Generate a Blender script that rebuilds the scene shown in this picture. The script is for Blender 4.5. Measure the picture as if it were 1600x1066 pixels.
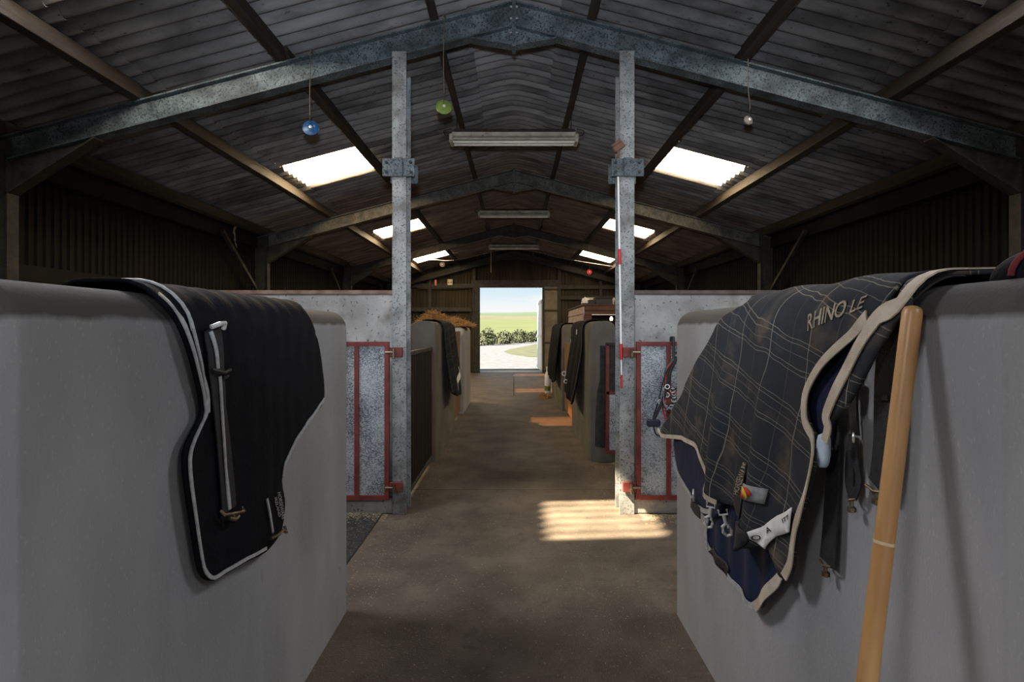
import bpy, bmesh, math, random
from mathutils import Vector, Matrix
from mathutils.geometry import delaunay_2d_cdt

for o in list(bpy.data.objects):
    bpy.data.objects.remove(o)
SC = bpy.context.scene
COL = SC.collection
R = random.Random(7)
PI = math.pi

# ------------------------------------------------------------------ camera, world, sun, exposure
F = 840.0                 # focal length in pixels of the 1600 x 1066 frame
VX, VY = 803.0, 515.0     # vanishing point of the aisle
EYE = 1.55
cam_d = bpy.data.cameras.new('camera')
cam_d.sensor_width = 36.0
cam_d.lens = F / 1600.0 * 36.0
cam_d.shift_x = (800.0 - VX) / 1600.0
cam_d.shift_y = (VY - 533.0) / 1600.0
cam_d.clip_start = 0.02
cam_d.clip_end = 2000
cam = bpy.data.objects.new('camera', cam_d)
cam.location = (0, 0, EYE)
cam.rotation_euler = (PI / 2, 0, 0)
COL.objects.link(cam)
SC.camera = cam

vs = SC.view_settings
vs.view_transform = 'Standard'
vs.look = 'None'
vs.exposure = 0.0
vs.gamma = 1.0
vs.use_curve_mapping = False

SUN_TRAVEL = Vector((3.2, 1.35, -3.8))
sun_d = bpy.data.lights.new('sun', 'SUN')
sun_d.energy = 52.0
sun_d.angle = math.radians(1.05)
sun_d.color = (1.0, 0.93, 0.82)
sun = bpy.data.objects.new('sun', sun_d)
sun.rotation_euler = SUN_TRAVEL.to_track_quat('-Z', 'Y').to_euler()
sun.location = (-20, -10, 30)
COL.objects.link(sun)

W = bpy.data.worlds.new('sky')
SC.world = W
W.use_nodes = True
nt = W.node_tree
nt.nodes.clear()
def wn(t, **k):
    n = nt.nodes.new(t)
    for a, b in k.items():
        setattr(n, a, b)
    return n
out = wn('ShaderNodeOutputWorld')
bg = wn('ShaderNodeBackground')
bg.inputs['Strength'].default_value = 0.95
tc = wn('ShaderNodeTexCoord')
sep = wn('ShaderNodeSeparateXYZ')
grad = wn('ShaderNodeValToRGB')
grad.color_ramp.elements[0].position = 0.045
grad.color_ramp.elements[0].color = (0.88, 0.97, 1.0, 1)
grad.color_ramp.elements[1].position = 0.13
grad.color_ramp.elements[1].color = (0.42, 0.74, 0.93, 1)
ge = grad.color_ramp.elements.new(0.5)
ge.color = (0.3, 0.55, 0.9, 1)
mp = wn('ShaderNodeMapping')
mp.inputs['Scale'].default_value = (5, 5, 34)
cl = wn('ShaderNodeTexNoise')
cl.inputs['Scale'].default_value = 1.1
cl.inputs['Detail'].default_value = 5
cr = wn('ShaderNodeValToRGB')
cr.color_ramp.elements[0].position = 0.47
cr.color_ramp.elements[1].position = 0.62
lowc = wn('ShaderNodeMapRange')
lowc.inputs['From Min'].default_value = 0.032
lowc.inputs['From Max'].default_value = 0.058
lowc.inputs['To Min'].default_value = 1.0
lowc.inputs['To Max'].default_value = 0.0
mx0 = wn('ShaderNodeMath', operation='MAXIMUM')
mix = wn('ShaderNodeMix', data_type='RGBA')
mix.inputs['B'].default_value = (1, 1, 1, 1)
L = nt.links.new
L(tc.outputs['Generated'], sep.inputs[0])
L(sep.outputs['Z'], grad.inputs['Fac'])
L(tc.outputs['Generated'], mp.inputs['Vector'])
L(mp.outputs[0], cl.inputs['Vector'])
L(cl.outputs['Fac'], cr.inputs['Fac'])
L(sep.outputs['Z'], lowc.inputs['Value'])
L(cr.outputs['Color'], mx0.inputs[0])
L(lowc.outputs[0], mx0.inputs[1])
L(mx0.outputs[0], mix.inputs['Factor'])
L(grad.outputs['Color'], mix.inputs['A'])
L(mix.outputs['Result'], bg.inputs['Color'])
L(bg.outputs[0], out.inputs[0])

# the photographer's flash just above the lens: its shadows of the post plates and of the hanging licks show on the roof
fl_d = bpy.data.lights.new('camera_flash', 'SPOT')
fl_d.energy = 500.0
fl_d.color = (0.80, 0.90, 1.0)
fl_d.spot_size = math.radians(82)
fl_d.spot_blend = 1.0
fl_d.shadow_soft_size = 0.05
flash = bpy.data.objects.new('camera_flash', fl_d)
flash.location = (-0.02, -0.02, 1.78)
flash.rotation_euler = Vector((0.0, 1.0, 0.3)).to_track_quat('-Z', 'Y').to_euler()
COL.objects.link(flash)

# strength of the daylight that the translucent roof sheets give off inside
GLOW_SUNNY = 108.0     # slope that faces the sun
GLOW_SHADE = 33.0     # the other slope

# ------------------------------------------------------------------ helpers
def tag(o, label=None, cat=None, group=None, kind=None):
    if label: o['label'] = label
    if cat: o['category'] = cat
    if group: o['group'] = group
    if kind: o['kind'] = kind
    return o

def org(p):
    v = Vector((0, 0, 0))
    while p is not None:
        v += p.location
        p = p.parent
    return v

def empty(name, loc, label=None, cat=None, group=None, kind=None, parent=None):
    o = bpy.data.objects.new(name, None)
    o.empty_display_size = 0.1
    o.location = Vector(loc) - org(parent)
    o.parent = parent
    COL.objects.link(o)
    return tag(o, label, cat, group, kind)

def copy_tree(o, parent=None):
    c = o.copy()
    COL.objects.link(c)
    c.parent = parent
    for ch in list(o.children):
        copy_tree(ch, c)
    return c

class MB:
    def __init__(s):
        s.v = []
        s.f = []
    def add(s, vs, fs):
        n = len(s.v)
        s.v += [Vector(p) for p in vs]
        s.f += [tuple(i + n for i in f) for f in fs]
        return s
    def hexa(s, p):
        return s.add(p, [(0, 3, 2, 1), (4, 5, 6, 7), (0, 1, 5, 4), (1, 2, 6, 5), (2, 3, 7, 6), (3, 0, 4, 7)])
    def box(s, x0, x1, y0, y1, z0, z1, m=None):
        p = [Vector(q) for q in ((x0, y0, z0), (x1, y0, z0), (x1, y1, z0), (x0, y1, z0), (x0, y0, z1), (x1, y0, z1), (x1, y1, z1), (x0, y1, z1))]
        if m is not None:
            p = [m @ q for q in p]
        return s.hexa(p)
    def cbox(s, x0, x1, y0, y1, z0, z1, c=0.004, m=None):
        # a box with chamfered edges
        cx, cy, cz = (x0 + x1) / 2, (y0 + y1) / 2, (z0 + z1) / 2
        hx, hy, hz = (x1 - x0) / 2, (y1 - y0) / 2, (z1 - z0) / 2
        pts = []
        idx = {}
        for sx in (-1, 1):
            for sy in (-1, 1):
                for sz in (-1, 1):
                    for ax in range(3):
                        h = [hx - c, hy - c, hz - c]
                        h[ax] += c
                        idx[(sx, sy, sz, ax)] = len(pts)
                        pts.append(Vector((cx + sx * h[0], cy + sy * h[1], cz + sz * h[2])))
        fs = []
        S = (-1, 1)
        for q in S:
            fs.append([idx[(q, a, b, 0)] for a, b in ((-1, -1), (1, -1), (1, 1), (-1, 1))])
            fs.append([idx[(a, q, b, 1)] for a, b in ((-1, -1), (1, -1), (1, 1), (-1, 1))])
            fs.append([idx[(a, b, q, 2)] for a, b in ((-1, -1), (1, -1), (1, 1), (-1, 1))])
        for a in S:
            for b in S:
                fs.append([idx[(a, b, -1, 0)], idx[(a, b, 1, 0)], idx[(a, b, 1, 1)], idx[(a, b, -1, 1)]])
                fs.append([idx[(a, -1, b, 0)], idx[(a, 1, b, 0)], idx[(a, 1, b, 2)], idx[(a, -1, b, 2)]])
                fs.append([idx[(-1, a, b, 1)], idx[(1, a, b, 1)], idx[(1, a, b, 2)], idx[(-1, a, b, 2)]])
                for d in S:
                    fs.append([idx[(a, b, d, k)] for k in range(3)])
        if m is not None:
            pts = [m @ q for q in pts]
        return s.add(pts, fs)
    def beam(s, p0, p1, w, h, up=(0, 0, 1)):
        p0, p1 = Vector(p0), Vector(p1)
        d = (p1 - p0).normalized()
        up = Vector(up)
        sd = d.cross(up)
        if sd.length < 1e-5:
            sd = d.cross(Vector((1, 0, 0)))
        sd.normalize()
        u = sd.cross(d).normalized()
        a, b = sd * w / 2, u * h / 2
        return s.hexa([p0 - a - b, p0 + a - b, p1 + a - b, p1 - a - b, p0 - a + b, p0 + a + b, p1 + a + b, p1 - a + b])
    def slab(s, xa, xb, ya, yb, t0, t1, b0, b1):
        # prism between xa and xb with sloping top and bottom
        return s.hexa([(xa, ya, b0), (xb, ya, b1), (xb, yb, b1), (xa, yb, b0), (xa, ya, t0), (xb, ya, t1), (xb, yb, t1), (xa, yb, t0)])
    def tube(s, path, r, n=8, closed=False, flat=1.0, up=(0, 0, 1)):
        P = [Vector(p) for p in path]
        m = len(P)
        rr = r if isinstance(r, (list, tuple)) else [r] * m
        base = len(s.v)
        ref = Vector(up)
        for i, p in enumerate(P):
            if closed:
                d = P[(i + 1) % m] - P[i - 1]
            else:
                d = P[min(i + 1, m - 1)] - P[max(i - 1, 0)]
            d.normalize()
            a = d.cross(ref)
            if a.length < 1e-4:
                a = d.cross(Vector((0.31, 0.95, 0.1)))
            a.normalize()
            b = d.cross(a)
            for k in range(n):
                t = 2 * PI * k / n
                s.v.append(p + a * (math.cos(t) * rr[i] * flat) + b * (math.sin(t) * rr[i]))
        for i in range(m if closed else m - 1):
            j = (i + 1) % m
            for k in range(n):
                l = (k + 1) % n
                s.f.append((base + i * n + k, base + i * n + l, base + j * n + l, base + j * n + k))
        if not closed:
            s.f.append(tuple(base + k for k in range(n))[::-1])
            s.f.append(tuple(base + (m - 1) * n + k for k in range(n)))
        return s
    def lathe(s, prof, c=(0, 0, 0), n=16, m=None):
        c = Vector(c)
        base = len(s.v)
        for (r, z) in prof:
            for k in range(n):
                t = 2 * PI * k / n
                q = Vector((r * math.cos(t), r * math.sin(t), z))
                if m is not None:
                    q = m @ q
                s.v.append(c + q)
        for i in range(len(prof) - 1):
            for k in range(n):
                l = (k + 1) % n
                s.f.append((base + i * n + k, base + i * n + l, base + (i + 1) * n + l, base + (i + 1) * n + k))
        s.f.append(tuple(base + k for k in range(n))[::-1])
        s.f.append(tuple(base + (len(prof) - 1) * n + k for k in range(n)))
        return s
    def torus(s, c, R0, r, m=None, n=16, k=6):
        path = []
        for i in range(n):
            t = 2 * PI * i / n
            q = Vector((R0 * math.cos(t), 0, R0 * math.sin(t)))
            if m is not None:
                q = m @ q
            path.append(Vector(c) + q)
        up = Vector((0, 1, 0))
        if m is not None:
            up = m @ up
        return s.tube(path, r, k, True, 1.0, up)
    def mesh(s, name, shift=Vector((0, 0, 0))):
        me = bpy.data.meshes.new(name)
        me.from_pydata([p - shift for p in s.v], [], s.f)
        me.validate()
        bm = bmesh.new()
        bm.from_mesh(me)
        bmesh.ops.recalc_face_normals(bm, faces=bm.faces)
        bm.to_mesh(me)
        bm.free()
        return me
    def build(s, name, mat, parent=None, smooth=False, label=None, cat=None, group=None, kind=None):
        if parent is None:
            lo = Vector((min(p.x for p in s.v), min(p.y for p in s.v), min(p.z for p in s.v)))
            hi = Vector((max(p.x for p in s.v), max(p.y for p in s.v), max(p.z for p in s.v)))
            sh = Vector(((lo.x + hi.x) / 2, (lo.y + hi.y) / 2, lo.z))
        else:
            sh = org(parent)
        me = s.mesh(name, sh)
        return link(name, me, mat, parent, sh if parent is None else (0, 0, 0), smooth, label, cat, group, kind)

def link(name, me, mat, parent=None, loc=(0, 0, 0), smooth=False, label=None, cat=None, group=None, kind=None):
    if mat is not None and not me.materials:
        me.materials.append(mat)
    if smooth:
        for p in me.polygons:
            p.use_smooth = True
        me.set_sharp_from_angle(angle=math.radians(50))
    o = bpy.data.objects.new(name, me)
    o.location = loc
    o.parent = parent
    COL.objects.link(o)
    return tag(o, label, cat, group, kind)

def smooth_path(pts, sub=6):
    P = [Vector(p) for p in pts]
    outp = []
    n = len(P)
    for i in range(n - 1):
        p0, p1, p2, p3 = P[max(i - 1, 0)], P[i], P[i + 1], P[min(i + 2, n - 1)]
        for k in range(sub):
            t = k / sub
            outp.append(0.5 * ((2 * p1) + (p2 - p0) * t + (2 * p0 - 5 * p1 + 4 * p2 - p3) * t * t + (3 * p1 - p0 - 3 * p2 + p3) * t ** 3))
    outp.append(P[-1])
    return outp

# ------------------------------------------------------------------ materials
def c4(c):
    return (c[0], c[1], c[2], 1.0)

def mat(name, c1, c2=None, scale=4.0, rough=0.75, metal=0.0, bump=0.0, bscale=60.0, stretch=(1, 1, 1),
        spots=None, spec=0.4, contrast=(0.35, 0.65), detail=6, extra=None, sheen=0.0):
    m = bpy.data.materials.new(name)
    m.use_nodes = True
    t = m.node_tree
    b = t.nodes['Principled BSDF']
    b.inputs['Roughness'].default_value = rough
    b.inputs['Metallic'].default_value = metal
    b.inputs['Specular IOR Level'].default_value = spec
    if sheen:
        b.inputs['Sheen Weight'].default_value = sheen
    g = t.nodes.new('ShaderNodeNewGeometry')
    mpn = t.nodes.new('ShaderNodeMapping')
    mpn.inputs['Scale'].default_value = stretch
    t.links.new(g.outputs['Position'], mpn.inputs['Vector'])
    vec = mpn.outputs[0]
    nz = t.nodes.new('ShaderNodeTexNoise')
    nz.inputs['Scale'].default_value = scale
    nz.inputs['Detail'].default_value = detail
    t.links.new(vec, nz.inputs['Vector'])
    rp = t.nodes.new('ShaderNodeValToRGB')
    rp.color_ramp.elements[0].position = contrast[0]
    rp.color_ramp.elements[1].position = contrast[1]
    rp.color_ramp.elements[0].color = c4(c1)
    rp.color_ramp.elements[1].color = c4(c2 or c1)
    t.links.new(nz.outputs['Fac'], rp.inputs['Fac'])
    col = rp.outputs['Color']
    for sp in (spots or []):
        # (colour, scale, threshold lo, hi, strength)
        n2 = t.nodes.new('ShaderNodeTexNoise')
        n2.inputs['Scale'].default_value = sp[1]
        n2.inputs['Detail'].default_value = 5
        t.links.new(vec, n2.inputs['Vector'])
        mr = t.nodes.new('ShaderNodeMapRange')
        mr.inputs['From Min'].default_value = sp[2]
        mr.inputs['From Max'].default_value = sp[3]
        mr.inputs['To Max'].default_value = sp[4]
        t.links.new(n2.outputs['Fac'], mr.inputs['Value'])
        mxn = t.nodes.new('ShaderNodeMix')
        mxn.data_type = 'RGBA'
        mxn.inputs['B'].default_value = c4(sp[0])
        t.links.new(mr.outputs[0], mxn.inputs['Factor'])
        t.links.new(col, mxn.inputs['A'])
        col = mxn.outputs['Result']
    if extra:
        col = extra(t, col, g)
    t.links.new(col, b.inputs['Base Color'])
    if bump:
        n3 = t.nodes.new('ShaderNodeTexNoise')
        n3.inputs['Scale'].default_value = bscale
        n3.inputs['Detail'].default_value = 4
        t.links.new(vec, n3.inputs['Vector'])
        bp = t.nodes.new('ShaderNodeBump')
        bp.inputs['Strength'].default_value = bump
        bp.inputs['Distance'].default_value = 0.01
        t.links.new(n3.outputs['Fac'], bp.inputs['Height'])
        t.links.new(bp.outputs[0], b.inputs['Normal'])
    return m

def top_dirt(h0, h1, colr, strength=0.7):
    # dust and droppings that settle on the rounded top of a partition
    def fn(t, col, g):
        s = t.nodes.new('ShaderNodeSeparateXYZ')
        t.links.new(g.outputs['Position'], s.inputs[0])
        n = t.nodes.new('ShaderNodeTexNoise')
        n.inputs['Scale'].default_value = 9
        n.inputs['Detail'].default_value = 5
        t.links.new(g.outputs['Position'], n.inputs['Vector'])
        a = t.nodes.new('ShaderNodeMath')
        a.operation = 'MULTIPLY_ADD'
        a.inputs[1].default_value = 0.035
        t.links.new(n.outputs['Fac'], a.inputs[0])
        t.links.new(s.outputs['Z'], a.inputs[2])
        mr = t.nodes.new('ShaderNodeMapRange')
        mr.inputs['From Min'].default_value = h0
        mr.inputs['From Max'].default_value = h1
        mr.inputs['To Max'].default_value = strength
        t.links.new(a.outputs[0], mr.inputs['Value'])
        mxn = t.nodes.new('ShaderNodeMix')
        mxn.data_type = 'RGBA'
        mxn.inputs['B'].default_value = c4(colr)
        t.links.new(mr.outputs[0], mxn.inputs['Factor'])
        t.links.new(col, mxn.inputs['A'])
        return mxn.outputs['Result']
    return fn

def glow_mat(name, colr, strength, tint, clear):
    # daylight through a yellowed translucent sheet: part of the sun passes in stripes, the rest glows
    m = bpy.data.materials.new(name)
    m.use_nodes = True
    t = m.node_tree
    t.nodes.clear()
    o = t.nodes.new('ShaderNodeOutputMaterial')
    e = t.nodes.new('ShaderNodeEmission')
    e.inputs['Color'].default_value = c4(colr)
    e.inputs['Strength'].default_value = strength
    tr = t.nodes.new('ShaderNodeBsdfTransparent')
    tr.inputs['Color'].default_value = c4(tint)
    g = t.nodes.new('ShaderNodeNewGeometry')
    s = t.nodes.new('ShaderNodeSeparateXYZ')
    t.links.new(g.outputs['Position'], s.inputs[0])
    a = t.nodes.new('ShaderNodeMath'); a.operation = 'MULTIPLY'
    a.inputs[1].default_value = 2 * PI / 0.155
    t.links.new(s.outputs['Y'], a.inputs[0])
    c = t.nodes.new('ShaderNodeMath'); c.operation = 'SINE'
    t.links.new(a.outputs[0], c.inputs[0])
    mr = t.nodes.new('ShaderNodeMapRange')
    mr.inputs['From Min'].default_value = -1
    mr.inputs['From Max'].default_value = 1
    mr.inputs['To Min'].default_value = clear * 0.45
    mr.inputs['To Max'].default_value = clear
    t.links.new(c.outputs[0], mr.inputs['Value'])
    mxs = t.nodes.new('ShaderNodeMixShader')
    t.links.new(mr.outputs[0], mxs.inputs[0])
    t.links.new(e.outputs[0], mxs.inputs[1])
    t.links.new(tr.outputs[0], mxs.inputs[2])
    t.links.new(mxs.outputs[0], o.inputs[0])
    return m

def emit(name, colr, s):
    m = bpy.data.materials.new(name)
    m.use_nodes = True
    t = m.node_tree
    b = t.nodes['Principled BSDF']
    b.inputs['Emission Color'].default_value = c4(colr)
    b.inputs['Emission Strength'].default_value = s
    return m

def plaid_mat(name, base, base2, line, period=0.2, rot=14, dirt=(0.13, 0.105, 0.08), strength=0.5):
    m = bpy.data.materials.new(name)
    m.use_nodes = True
    t = m.node_tree
    b = t.nodes['Principled BSDF']
    b.inputs['Roughness'].default_value = 0.9
    b.inputs['Specular IOR Level'].default_value = 0.15
    uv = t.nodes.new('ShaderNodeUVMap')
    mpn = t.nodes.new('ShaderNodeMapping')
    mpn.inputs['Rotation'].default_value = (0, 0, math.radians(rot))
    t.links.new(uv.outputs[0], mpn.inputs['Vector'])
    nz = t.nodes.new('ShaderNodeTexNoise')
    nz.inputs['Scale'].default_value = 5
    nz.inputs['Detail'].default_value = 2
    t.links.new(uv.outputs[0], nz.inputs['Vector'])
    vm = t.nodes.new('ShaderNodeVectorMath'); vm.operation = 'MULTIPLY_ADD'
    vm.inputs[1].default_value = (0.05, 0.05, 0)
    t.links.new(nz.outputs['Color'], vm.inputs[0])
    t.links.new(mpn.outputs[0], vm.inputs[2])
    sp = t.nodes.new('ShaderNodeSeparateXYZ')
    t.links.new(vm.outputs[0], sp.inputs[0])
    def M_(op, a, bb):
        n = t.nodes.new('ShaderNodeMath'); n.operation = op
        for i, q in enumerate((a, bb)):
            if q is None: continue
            if isinstance(q, (int, float)): n.inputs[i].default_value = q
            else: t.links.new(q, n.inputs[i])
        return n.outputs[0]
    def lines(sock, per, centres):
        fr = M_('FRACT', M_('DIVIDE', sock, per), None)
        res = None
        for c, w, k in centres:
            d = M_('ABSOLUTE', M_('SUBTRACT', fr, c), None)
            l = M_('MULTIPLY', M_('LESS_THAN', d, w / per), k)
            res = l if res is None else M_('MAXIMUM', res, l)
        return res
    lx = lines(sp.outputs['X'], period * 1.15, [(0.25, 0.002, 1.0), (0.75, 0.0013, 0.3)])
    ly = lines(sp.outputs['Y'], period, [(0.2, 0.0012, 0.8), (0.27, 0.0012, 0.8), (0.42, 0.001, 0.55), (0.6, 0.0012, 0.8), (0.67, 0.0012, 0.8)])
    ln = M_('MULTIPLY', M_('MAXIMUM', lx, ly), strength)
    n2 = t.nodes.new('ShaderNodeTexNoise')
    n2.inputs['Scale'].default_value = 7
    n2.inputs['Detail'].default_value = 6
    t.links.new(uv.outputs[0], n2.inputs['Vector'])
    mr = t.nodes.new('ShaderNodeMapRange')
    mr.inputs['From Min'].default_value = 0.56
    mr.inputs['From Max'].default_value = 0.78
    mr.inputs['To Max'].default_value = 0.8
    t.links.new(n2.outputs['Fac'], mr.inputs['Value'])
    n4 = t.nodes.new('ShaderNodeTexNoise')
    n4.inputs['Scale'].default_value = 300
    t.links.new(uv.outputs[0], n4.inputs['Vector'])
    def mixc(f, a, bb):
        n = t.nodes.new('ShaderNodeMix'); n.data_type = 'RGBA'
        if isinstance(f, float): n.inputs['Factor'].default_value = f
        else: t.links.new(f, n.inputs['Factor'])
        for k, q in (('A', a), ('B', bb)):
            if isinstance(q, tuple): n.inputs[k].default_value = c4(q)
            else: t.links.new(q, n.inputs[k])
        return n.outputs['Result']
    col = mixc(n4.outputs['Fac'], base, base2)
    col = mixc(ln, col, line)
    col = mixc(mr.outputs[0], col, dirt)
    t.links.new(col, b.inputs['Base Color'])
    bp = t.nodes.new('ShaderNodeBump')
    bp.inputs['Strength'].default_value = 0.25
    bp.inputs['Distance'].default_value = 0.003
    t.links.new(n4.outputs['Fac'], bp.inputs['Height'])
    t.links.new(bp.outputs[0], b.inputs['Normal'])
    return m

def spangle_mat(name, a, bcol, rough=0.45):
    # galvanised sheet: mottled zinc crystals
    m = bpy.data.materials.new(name)
    m.use_nodes = True
    t = m.node_tree
    b = t.nodes['Principled BSDF']
    b.inputs['Roughness'].default_value = rough
    b.inputs['Metallic'].default_value = 0.35
    g = t.nodes.new('ShaderNodeNewGeometry')
    v = t.nodes.new('ShaderNodeTexVoronoi')
    v.inputs['Scale'].default_value = 130
    t.links.new(g.outputs['Position'], v.inputs['Vector'])
    n = t.nodes.new('ShaderNodeTexNoise')
    n.inputs['Scale'].default_value = 3.5
    n.inputs['Detail'].default_value = 8
    t.links.new(g.outputs['Position'], n.inputs['Vector'])
    s = t.nodes.new('ShaderNodeSeparateColor')
    t.links.new(v.outputs['Color'], s.inputs[0])
    ad = t.nodes.new('ShaderNodeMath'); ad.operation = 'MULTIPLY_ADD'
    ad.inputs[1].default_value = 0.6
    t.links.new(s.outputs[0], ad.inputs[0])
    t.links.new(n.outputs['Fac'], ad.inputs[2])
    rp = t.nodes.new('ShaderNodeValToRGB')
    rp.color_ramp.elements[0].position = 0.45
    rp.color_ramp.elements[1].position = 1.1 if False else 1.0
    rp.color_ramp.elements[0].color = c4(a)
    rp.color_ramp.elements[1].color = c4(bcol)
    t.links.new(ad.outputs[0], rp.inputs['Fac'])
    t.links.new(rp.outputs['Color'], b.inputs['Base Color'])
    return m

MT = {}
MT['floor'] = mat('concrete_floor', (0.075, 0.058, 0.045), (0.14, 0.112, 0.088), 2.6, 0.62, bump=0.6, bscale=110, detail=12,
                  spots=[((0.04, 0.034, 0.03), 1.1, 0.54, 0.74, 0.4), ((0.05, 0.04, 0.033), 11, 0.55, 0.7, 0.5), ((0.24, 0.2, 0.155), 60, 0.6, 0.7, 0.65), ((0.03, 0.028, 0.026), 70, 0.62, 0.7, 0.5)])
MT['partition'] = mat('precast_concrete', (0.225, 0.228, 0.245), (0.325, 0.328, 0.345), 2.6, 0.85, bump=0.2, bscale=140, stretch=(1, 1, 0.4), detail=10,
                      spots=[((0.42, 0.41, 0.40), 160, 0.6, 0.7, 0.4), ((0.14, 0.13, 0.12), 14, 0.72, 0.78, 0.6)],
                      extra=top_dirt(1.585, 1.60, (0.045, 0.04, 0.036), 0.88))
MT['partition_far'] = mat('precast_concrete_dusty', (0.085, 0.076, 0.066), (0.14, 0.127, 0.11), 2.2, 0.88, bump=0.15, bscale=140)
MT['crosswall'] = mat('rough_cast_concrete', (0.23, 0.222, 0.218), (0.38, 0.37, 0.362), 3.0, 0.9, bump=0.5, bscale=45,
                      spots=[((0.06, 0.055, 0.05), 30, 0.61, 0.68, 0.85), ((0.14, 0.125, 0.11), 5, 0.55, 0.72, 0.7)])
MT['roof'] = mat('fibre_cement_sheet', (0.12, 0.115, 0.117), (0.27, 0.26, 0.26), 2.2, 0.95, bump=0.3, bscale=70, stretch=(0.6, 2.2, 0.6), spec=0.1,
                 spots=[((0.05, 0.047, 0.045), 3.5, 0.55, 0.72, 0.7), ((0.03, 0.028, 0.026), 26, 0.66, 0.72, 0.8)])
MT['roof_b'] = mat('fibre_cement_sheet_stained', (0.075, 0.071, 0.072), (0.18, 0.172, 0.172), 2.6, 0.95, bump=0.3, bscale=70, stretch=(0.6, 2.2, 0.6), spec=0.1,
                   spots=[((0.035, 0.033, 0.032), 3.5, 0.52, 0.7, 0.7), ((0.03, 0.028, 0.026), 26, 0.64, 0.7, 0.8)])
MT['roof_far'] = mat('fibre_cement_sheet_brown', (0.115, 0.095, 0.082), (0.21, 0.175, 0.15), 2.2, 0.95, bump=0.3, bscale=70, stretch=(0.6, 2.2, 0.6), spec=0.1,
                     spots=[((0.045, 0.036, 0.03), 3.5, 0.55, 0.72, 0.7)])
MT['glow_l'] = glow_mat('translucent_roof_sheet_sunny', (0.99, 0.985, 1.0), GLOW_SUNNY, (1.0, 0.9, 0.7), 0.95)
MT['glow_r'] = glow_mat('translucent_roof_sheet', (0.97, 0.98, 1.0), GLOW_SHADE, (1.0, 0.9, 0.7), 0.5)
MT['glow_lf'] = glow_mat('yellowed_roof_sheet_sunny', (1.0, 0.78, 0.46), GLOW_SUNNY * 0.4, (1.0, 0.45, 0.16), 0.2)
MT['glow_rf'] = glow_mat('yellowed_roof_sheet', (1.0, 0.8, 0.5), GLOW_SHADE * 0.8, (1.0, 0.5, 0.2), 0.12)
MT['timber'] = mat('old_timber', (0.013, 0.01, 0.0075), (0.038, 0.027, 0.018), 5, 0.85, bump=0.4, bscale=30, stretch=(3, 0.25, 3),
                   spots=[((0.03, 0.024, 0.02), 4, 0.5, 0.7, 0.7)])
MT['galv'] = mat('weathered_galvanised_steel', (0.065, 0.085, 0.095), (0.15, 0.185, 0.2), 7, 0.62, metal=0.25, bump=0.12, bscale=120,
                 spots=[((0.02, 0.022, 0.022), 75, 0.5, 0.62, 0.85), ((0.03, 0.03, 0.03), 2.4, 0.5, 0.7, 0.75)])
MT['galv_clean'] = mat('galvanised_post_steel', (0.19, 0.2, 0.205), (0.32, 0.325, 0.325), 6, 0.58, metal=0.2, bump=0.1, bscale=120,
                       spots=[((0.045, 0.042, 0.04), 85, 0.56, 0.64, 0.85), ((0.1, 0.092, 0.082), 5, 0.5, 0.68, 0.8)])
MT['galv_dark'] = mat('dark_steel', (0.022, 0.021, 0.02), (0.05, 0.046, 0.039), 9, 0.7, metal=0.2, bump=0.1,
                      spots=[((0.02, 0.02, 0.02), 40, 0.55, 0.65, 0.8)])  # plain dark steel; on the frame ends it carries painted eave shade
MT['red'] = mat('red_oxide_paint', (0.11, 0.018, 0.016), (0.19, 0.036, 0.028), 9, 0.6, bump=0.2, bscale=90,
                spots=[((0.08, 0.03, 0.02), 25, 0.6, 0.7, 0.7)])
MT['spangle'] = spangle_mat('spangled_sheet', (0.085, 0.1, 0.12), (0.46, 0.49, 0.53))
MT['clad'] = mat('dark_cladding', (0.0038, 0.0036, 0.0034), (0.0095, 0.008, 0.0068), 2.5, 0.8, stretch=(1, 1, 0.2), spec=0.2)
MT['clad_end'] = mat('brown_cladding', (0.025, 0.02, 0.014), (0.055, 0.043, 0.028), 2.5, 0.8, stretch=(1, 1, 0.2), spec=0.2)
MT['rubber'] = mat('rubber_matting', (0.018, 0.018, 0.019), (0.04, 0.039, 0.038), 20, 0.85, bump=0.5, bscale=160)
MT['dark'] = mat('black_plastic', (0.012, 0.012, 0.013), (0.02, 0.02, 0.022), 8, 0.5)
MT['black_fabric'] = mat('black_fabric', (0.003, 0.0035, 0.006), (0.006, 0.0065, 0.010), 18, 0.8, bump=0.3, bscale=60, spec=0.1)
MT['web'] = mat('black_webbing', (0.013, 0.013, 0.015), (0.024, 0.024, 0.028), 60, 0.7, bump=0.3, bscale=300)
MT['navy'] = mat('navy_lining', (0.004, 0.008, 0.03), (0.009, 0.018, 0.06), 8, 0.6, bump=0.3, bscale=30)
MT['silver_trim'] = mat('silver_reflective_trim', (0.3, 0.31, 0.33), (0.44, 0.45, 0.47), 60, 0.4, bump=0.2, bscale=150)
MT['cream_trim'] = mat('cream_binding', (0.42, 0.35, 0.27), (0.58, 0.51, 0.42), 14, 0.85, bump=0.3, bscale=200)
MT['metal'] = mat('bright_metal', (0.6, 0.6, 0.6), (0.78, 0.78, 0.77), 10, 0.3, metal=0.4)
MT['brass'] = mat('dull_brass', (0.12, 0.095, 0.065), (0.2, 0.16, 0.11), 10, 0.4, metal=0.7)
MT['plaid'] = plaid_mat('charcoal_plaid_fabric', (0.018, 0.02, 0.025), (0.042, 0.045, 0.052), (0.42, 0.38, 0.31), strength=0.45)
MT['plaid_dark'] = plaid_mat('dark_plaid_fabric', (0.006, 0.007, 0.009), (0.014, 0.015, 0.018), (0.16, 0.17, 0.18), rot=4, dirt=(0.02, 0.02, 0.02))
MT['letter'] = mat('tan_embroidery', (0.28, 0.235, 0.165), (0.4, 0.34, 0.25), 60, 0.8, bump=0.3, bscale=300)
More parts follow.
